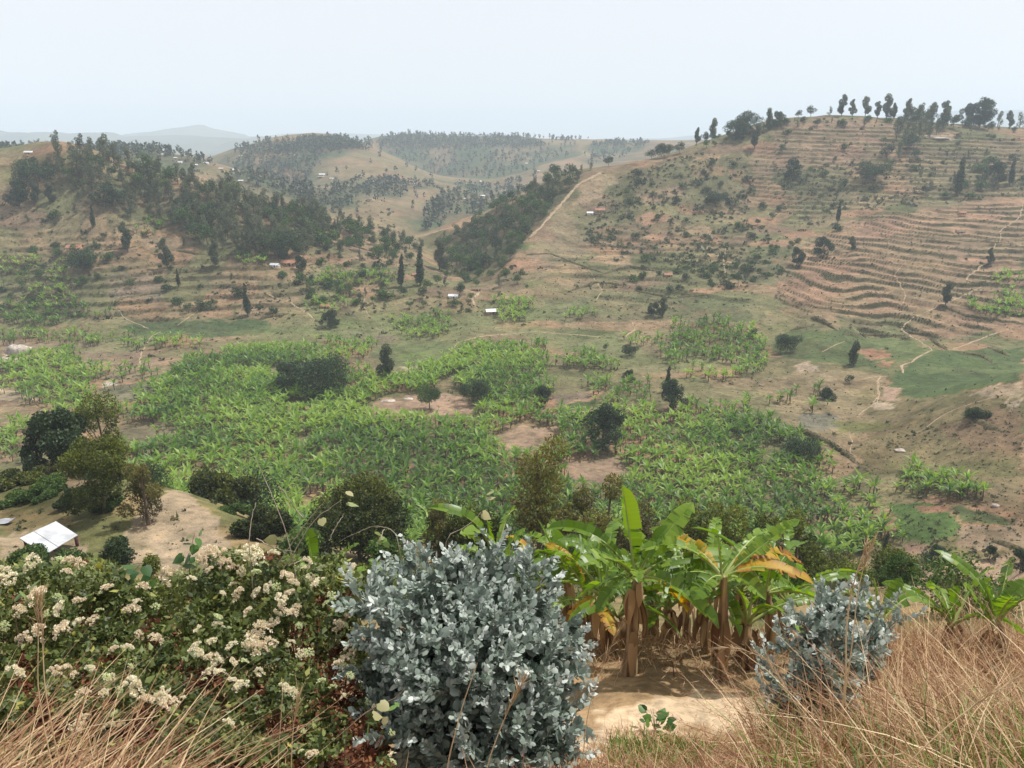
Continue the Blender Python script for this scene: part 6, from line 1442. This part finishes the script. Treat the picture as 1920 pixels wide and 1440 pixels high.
# heart-leaved climber standing up behind the shrubs, leaf shapes
HV = np.array([(0, 0, 0), (-.12, .2, .02), (-.1, -.2, .02), (.12, .46, .05), (.12, -.46, .05), (.5, .42, .03), (.5, -.42, .03), (1, 0, -.08), (.2, 0, -.03), (.6, 0, -.05)])
HTf = [(0, 8, 1), (0, 2, 8), (1, 8, 3), (2, 4, 8), (3, 8, 5), (4, 6, 8), (8, 9, 5), (8, 6, 9), (5, 9, 7), (6, 7, 9)]
HLM = []
for t in (.15, .4, .6, .8, 1.0):
    me = mesh("leaf", HV, T=HTf, tint=np.full(10, t)); me.materials.append(M['heart_leaf']); HLM.append(me)
def hleaf(parent, p, size, tk, r, dirn=None):
    d = np.array(dirn if dirn is not None else (r.normal(), -.4 + .5 * r.normal(), -.25 + .5 * r.normal()), float)[None]
    d, s, nn = leaf_frames(1, d, r, .6); d, s, nn = d[0] * size, s[0] * size, nn[0] * size
    o = bpy.data.objects.new("leaf", HLM[tk]); o.parent = parent
    o.matrix_local = Matrix(((d[0], s[0], nn[0], p[0]), (d[1], s[1], nn[1], p[1]), (d[2], s[2], nn[2], p[2]), (0, 0, 0, 1))); col.objects.link(o)
def climber(label, stems, leaves, Y, seed, mat='stem', name="climbing_plant", rad=.004, cat="plant"):
    r = np.random.default_rng(seed); b = at(*stems[0][0], Y) * np.array((1, 1, 0)); b[2] = float(ground_z(b[0], b[1]))
    e = empty(name, tuple(b), label, cat)
    for k, st in enumerate(stems):
        C = np.array([at(px, py, Y + .06 * i * (-1) ** k) for i, (px, py) in enumerate(st)]) - b
        if k == 0: C = np.concatenate([[[0, 0, 0]], C])
        n = 14; u = np.linspace(0, len(C) - 1, n); C = np.stack([np.interp(u, np.arange(len(C)), C[:, a]) for a in range(3)], 1)
        for _ in range(2): C[1:-1] = (C[:-2] + 2 * C[1:-1] + C[2:]) / 4
        C += r.normal(0, .003, C.shape)
        mb = MB(); mb.tube(C, np.linspace(rad, rad * .45, n), 5); obj("stem", mb.build("stem"), M[mat], e)
    for px, py, sz, tk in leaves: hleaf(e, at(px, py, Y + r.uniform(-.05, .05)) - b, sz / FPX * Y * 1.15, tk, r)
climber("upright leafy climber rising in front of the bare field", [[(352, 1062), (358, 1040), (362, 1010), (366, 998)]], [(355, 1040, 24, 0), (342, 1042, 22, 0), (366, 1022, 20, 1), (350, 1018, 18, 0), (372, 1010, 18, 2), (358, 1004, 16, 3), (374, 998, 14, 3), (348, 1058, 24, 0), (366, 1048, 18, 1), (360, 1030, 20, 0)], 5.3, 31)
climber("dark-leaved climber arching over the gap between flowering shrubs", [[(225, 1100), (240, 1062), (265, 1052), (285, 1080)]], [(232, 1085, 22, 0), (240, 1070, 22, 0), (250, 1062, 22, 1), (262, 1058, 22, 0), (272, 1062, 22, 0), (282, 1075, 22, 0), (244, 1090, 22, 0), (284, 1090, 18, 1), (228, 1072, 18, 1), (256, 1080, 18, 0)], 5.3, 32)
climber("heart-leaved climber at the left edge among the flowers", [[(20, 1130), (45, 1110), (62, 1096)]], [(44, 1112, 30, 3), (60, 1098, 28, 3), (30, 1120, 22, 2), (70, 1115, 18, 2)], 4.7, 33)
c5 = lambda *p: [(480 + x / 4, 820 + y / 4) for x, y in p]
climber("bare twining stems with a few papery leaves above the flowering shrubs", [c5((310, 960), (180, 580), (110, 420), (0, 150)), c5((160, 960), (370, 640), (530, 460)), c5((200, 1000), (430, 620), (640, 470)), c5((350, 610), (200, 400), (170, 370)), c5((550, 770), (610, 650), (660, 570)), c5((0, 760), (140, 830), (300, 860)), c5((250, 960), (330, 930), (380, 900))],
        [(480 + 690 / 4, 820 + 490 / 4, 22, 4), (480 + 690 / 4, 820 + 405 / 4, 16, 4), (480 + 490 / 4, 820 + 610 / 4, 18, 4), (480 + 150 / 4, 820 + 770 / 4, 22, 4), (480 + 240 / 4, 820 + 490 / 4, 14, 4)], 5.2, 34, 'twig', "twining_vine", .0045)
climber("thin twig arching left of the silver bush top", [c5((1100, 740), (1000, 680), (930, 660), (800, 690), (620, 790)), c5((960, 690), (940, 740), (945, 770))], [(716, 1012, 14, 3), (712, 1000, 14, 4), (722, 1018, 12, 3), (708, 1015, 12, 4), (718, 1006, 12, 3)], 5.1, 35, 'twig', "twig", .0035)
climber("thin twig with one papery leaf above the silver bush", [c5((1390, 720), (1520, 705), (1620, 640), (1690, 560))], [(905, 962, 20, 4), (916, 924, 16, 4), (926, 934, 18, 4)], 5.0, 36, 'twig', "twig", .0035)
climber("pale bare upright twig right of the bare field", [[(465, 1030), (468, 1000), (472, 970), (480, 940)]], [], 5.2, 37, 'twig', "twig", .005)
climber("leafy spray hanging over the silver bush's lower left", [[(640, 1370), (690, 1330), (740, 1310), (760, 1290)]], [(700, 1340, 24, 4), (712, 1318, 26, 4), (730, 1328, 24, 3), (690, 1360, 26, 3), (722, 1345, 18, 4), (744, 1322, 14, 3)], 3.5, 38)
# small plant on the sandy path
r = np.random.default_rng(77); g = ground_at(1228, 1372, 4.5); e = empty("path_weed", tuple(g), "small leafy weed growing at the edge of the sandy path", "plant")
for k in range(26):
    a = r.uniform(0, 6.28); q = r.uniform(.02, .16); hleaf(e, np.array((q * math.cos(a), q * math.sin(a), r.uniform(.04, .24))), r.uniform(.06, .12), int(r.integers(0, 3)), r, (math.cos(a), math.sin(a), .3))
mb = MB()
for k in range(7): a = r.uniform(0, 6.28); mb.tube([(0, 0, 0), (.05 * math.cos(a), .05 * math.sin(a), .12), (.12 * math.cos(a), .12 * math.sin(a), .2)], [.004, .003, .002], 4)
obj("stem", mb.build("stem"), M['stem'], e)

# ------------------------------------------------------------------ grass close by
M['straw'] = leaf_mat("dry_grass", [(0, (.15, .055, .035)), (.35, (.35, .195, .11)), (.7, (.53, .375, .215)), (1, (.70, .56, .36))], .3, .7, .25, objvar=0)
M['green_grass'] = leaf_mat("green_grass", [(0, (.05, .09, .015)), (1, (.20, .28, .05))], .35, .5, .3, objvar=0)
def grass(name, B, H, lean, az, label, mat='straw', seed=0, w=.0042, segs=6, tint=None, heads=0., curl=.6):
    r = np.random.default_rng(seed); n = len(B)
    q = np.linspace(0, 1, segs + 1)
    o = np.stack([np.cos(az), np.sin(az)], 1)
    bend = (lean[:, None] * (q[None] * .45 + curl * q[None] ** 2.2))
    C = np.zeros((n, segs + 1, 3)); C[..., :2] = B[:, None, :2] + o[:, None] * (H[:, None] * bend)[..., None]
    C[..., 2] = B[:, None, 2] + H[:, None] * q[None] * (1 - .28 * np.minimum(lean, 1.6)[:, None] * q[None])
    C[:, 1:-1] += r.normal(0, .008, (n, segs - 1, 3))
    kb = r.random(n) < .22; kk = C[kb][:, segs // 2:segs // 2 + 1]; C[kb, segs // 2:] = kk + (C[kb, segs // 2:] - kk) * np.array((1, 1, -.35)) + r.normal(0, .02, (kb.sum(), 1, 3)) * np.linspace(0, 1, segs + 1 - segs // 2)[None, :, None]   # broken blades
    sv = r.normal(size=(n, 3)) * np.array((1, .4, .25)); sv /= np.linalg.norm(sv, axis=1)[:, None]
    ww = (w * r.uniform(.5, 1.5, n))[:, None] * np.interp(q, [0, .6, 1], [1, .7, .15])[None]
    V = np.stack([C + sv[:, None] * ww[..., None], C - sv[:, None] * ww[..., None]], 2).reshape(-1, 3)
    k = (np.arange(n)[:, None] * (segs + 1) * 2 + np.arange(segs)[None] * 2).ravel()
    Q = np.stack([k, k + 1, k + 3, k + 2], 1); t = tint if tint is not None else r.uniform(0, 1, n); tt = np.repeat(t, (segs + 1) * 2)
    T = None
    if heads > 0:                       # loose reddish seed heads near the tips
        hi = np.nonzero(r.random(n) < heads)[0]; m = 11; HP = []
        f = r.uniform(.62, 1.0, (len(hi), m)); ix = np.minimum((f * segs).astype(int), segs - 1); fr = f * segs - ix
        A = C[hi[:, None], ix] * (1 - fr[..., None]) + C[hi[:, None], ix + 1] * fr[..., None]
        d = r.normal(size=A.shape) * np.array((1, 1, .8)); d[..., 2] += .35; d /= np.linalg.norm(d, axis=-1)[..., None]; ln_ = r.uniform(.015, .06, A.shape[:2])[..., None]
        s2 = np.cross(d, r.normal(size=A.shape)); s2 /= np.linalg.norm(s2, axis=-1)[..., None]
        HV_ = np.stack([A, A + d * ln_ * .6 + s2 * .0022, A + d * ln_, A + d * ln_ * .6 - s2 * .0022], -2).reshape(-1, 3)
        k = np.arange(len(HV_) // 4) * 4 + len(V); Q = np.concatenate([Q, np.stack([k, k + 1, k + 2, k + 3], 1)])
        V = np.concatenate([V, HV_]); tt = np.concatenate([tt, np.repeat(np.clip(t[hi] * .5 + .1, 0, 1), m * 4) * r.uniform(.5, 1.3, len(HV_) // 4).repeat(4)])
    return obj(name, mesh(name, V, Q, T, np.clip(tt, 0, 1)), M[mat], kind='stuff', label=label)
def near_pts(n, px0, px1, Y0, Y1, r):
    u = r.uniform(px0, px1, n); Y = Y0 + (Y1 - Y0) * np.sqrt(r.random(n)); X = (u - 960) / FPX * Y / (cP * .78)
    return np.stack([X, Y, ground_z(X, Y) - .02], 1)
r = np.random.default_rng(60)
B = near_pts(3900, 1380, 2020, 2.0, 6.6, r); n = len(B)
dens = N1.fbm(B[:, 0] * 2.2, B[:, 1] * 2.2, 3); keep = r.random(n) < np.clip(.75 + 1.2 * dens, .25, 1); B = B[keep]; n = len(B)
hh = r.uniform(.3, .82, n) * np.interp(B[:, 0] / B[:, 1], [.25, .36, .6], [.5, .8, 1.1])
grass("dry_grass", B, hh, r.uniform(.2, 1.5, n), r.normal(2.6, 1.2, n), "tall reddish dry grass covering the right foreground", seed=61, heads=.7, tint=np.clip(r.normal(.55, .32, n), 0, 1))
B = near_pts(3800, 950, 1420, 1.6, 4.4, r); n = len(B)
grass("dry_grass", B, r.uniform(.10, .32, n), r.uniform(.3, 1.4, n), r.uniform(0, 6.28, n), "short dry grass below the sandy path", seed=62, heads=.25, w=.003, tint=np.clip(r.normal(.4, .25, n), 0, 1))
B = near_pts(2400, 1560, 2050, 6.4, 10.5, r); n = len(B)
grass("dry_grass", B, r.uniform(.4, 1.1, n), r.uniform(.2, 1.3, n), r.uniform(0, 6.28, n), "tall dry grass around the bananas at the right edge", seed=69, heads=.4, w=.006, tint=np.clip(r.normal(.5, .25, n), 0, 1))
B = near_pts(900, 1120, 1400, 4.2, 6.6, r); n = len(B)
grass("dry_grass", B, r.uniform(.06, .2, n), r.uniform(.3, 1.2, n), r.uniform(0, 6.28, n), "sparse dry tufts on the bank of the sandy path", seed=63, w=.003, tint=np.clip(r.normal(.55, .25, n), 0, 1))
B = near_pts(1100, -120, 260, 1.5, 3.4, r); n = len(B)
k = r.random(n) < np.interp((B[:, 0] / B[:, 1]), [-.9, -.55, -.35], [1, .8, .35]); B = B[k]; n = len(B)
grass("dry_grass", B, r.uniform(.25, .8, n), r.uniform(.5, 1.7, n), r.normal(.5, .8, n), "long straw-coloured dry grass in the lower left corner", seed=64, heads=.3, tint=np.clip(r.normal(.55, .24, n), 0, 1))
B = near_pts(2600, 200, 1000, 1.5, 2.9, r); n = len(B)
grass("dry_grass", B, r.uniform(.10, .34, n), r.uniform(.2, 1.4, n), r.uniform(0, 6.28, n), "matted reddish dry grass along the bottom edge", seed=65, heads=.3, tint=np.clip(r.normal(.3, .25, n), 0, 1))
B = near_pts(2600, 1080, 1460, 8.3, 11, r); n = len(B)
grass("dry_grass", B, r.uniform(.05, .35, n), r.uniform(.2, 1.4, n), r.uniform(0, 6.28, n), "dry litter and tufts around the banana stems", seed=66, w=.006, tint=np.clip(r.normal(.45, .25, n), 0, 1))
B = near_pts(700, 145, 245, 5.2, 6.4, r); n = len(B)
grass("green_grass", B, r.uniform(1.0, 1.75, n), r.uniform(.05, .5, n), r.uniform(0, 6.28, n), "clump of tall thin green stems behind the flowering shrubs", 'green_grass', seed=67, w=.004)
B = near_pts(900, 1130, 1300, 3.9, 5.6, r); n = len(B)
grass("green_grass", B, r.uniform(.05, .16, n), r.uniform(.2, 1.3, n), r.uniform(0, 6.28, n), "low green weeds beside the sandy path", 'green_grass', seed=68, w=.007)
B = near_pts(2300, 1400, 2020, 2.2, 6.4, r); n = len(B)
grass("green_grass", B, r.uniform(.15, .6, n), r.uniform(.2, 1.3, n), r.uniform(0, 6.28, n), "green blades mixed into the dry grass at right", 'green_grass', seed=70, w=.006)
# single tall stalks one can pick out
def stalk(pts, Y, label, rad=.004, head=True, seed=0):
    r = np.random.default_rng(seed); b = at(*pts[0], Y); g = float(ground_z(b[0], b[1]))
    C = np.array([at(px, py, Y + .05 * i) for i, (px, py) in enumerate(pts)]); C = np.concatenate([[[C[0, 0] - .4 * (C[1, 0] - C[0, 0]), Y, min(g, C[0, 2] - .05)]], C]) - np.array((b[0], b[1], g))
    n = 16; u = np.linspace(0, len(C) - 1, n); C = np.stack([np.interp(u, np.arange(len(C)), C[:, a]) for a in range(3)], 1)
    for _ in range(2): C[1:-1] = (C[:-2] + 2 * C[1:-1] + C[2:]) / 4
    e = empty("grass_stalk", (b[0], b[1], g), label, "grass stalk"); mb = MB(); mb.tube(C, np.linspace(rad, rad * .35, n), 5, tint=.9); obj("stem", mb.build("stem"), M['straw'], e)
    if head:
        hb = MB(); m = 46
        for k in range(m):
            f = r.uniform(.66, 1) * (n - 1); i = min(int(f), n - 2); p = C[i] + (C[i + 1] - C[i]) * (f - i); d = C[i + 1] - C[i]; d = d / np.linalg.norm(d) + r.normal(0, .28, 3); L = r.uniform(.03, .09)
            hb.tube([p, p + d * L], [rad * .5, .0004], 3, tint=r.uniform(.5, 1))
        obj("seed_head", hb.build("seed_head"), M['straw'], e)
stalk([(1588, 1275), (1585, 1190), (1597, 1100), (1625, 1020)], 3.7, "tall pale dead stalk rising before the small grey bush", .0065, True, 1)
stalk([(1600, 1200), (1606, 1120), (1622, 1050), (1640, 1010)], 3.75, "second thinner dead stalk beside the tall pale one", .004, True, 2)
stalk([(837, 1438), (867, 1323), (895, 1243)], 3.0, "pale grass stalk crossing the silver bush on the left", .0045, False, 3)
stalk([(912, 1437), (943, 1353), (980, 1277)], 3.0, "pale feathered grass stalk crossing the silver bush's middle", .0045, True, 4)
stalk([(1100, 1340), (1125, 1262), (1158, 1183)], 3.4, "slender leaning stalk between the silver bush and the bananas", .003, True, 5)
stalk([(147, 1438), (190, 1365), (240, 1290)], 2.6, "long straw stalk leaning right in the lower left corner", .003, False, 6)
stalk([(60, 1436), (150, 1360), (290, 1345), (300, 1340)], 2.6, "low straw stalk sweeping right along the bottom left", .0025, False, 7)
stalk([(70, 1300), (72, 1200), (70, 1120)], 3.2, "upright straw plume at the left edge, left one", .004, True, 8)
stalk([(84, 1300), (80, 1210), (76, 1120)], 3.2, "upright straw plume at the left edge, right one", .004, True, 9)
stalk([(1773, 1438), (1735, 1290), (1693, 1150)], 3.0, "long straight pale stalk leaning left in the right grass", .003, True, 10)
stalk([(1640, 1400), (1530, 1290), (1400, 1215), (1350, 1215)], 3.2, "bent grass stalk arching left above the path", .0025, True, 11)
stalk([(1560, 1440), (1480, 1300), (1440, 1240)], 3.1, "thin grass stalk leaning left beside the small grey bush", .0022, True, 12)
stalk([(1690, 1440), (1800, 1340), (1915, 1265)], 2.6, "thick straw stalk sweeping up to the right edge", .004, True, 13)
stalk([(520, 1440), (530, 1300), (528, 1270)], 3.2, "thin dark dry stem before the flowering shrubs", .003, False, 14)
stalk([(545, 1440), (550, 1360), (560, 1300)], 2.9, "pale feathered tuft stalk at the bottom below the flowering shrubs", .003, True, 15)
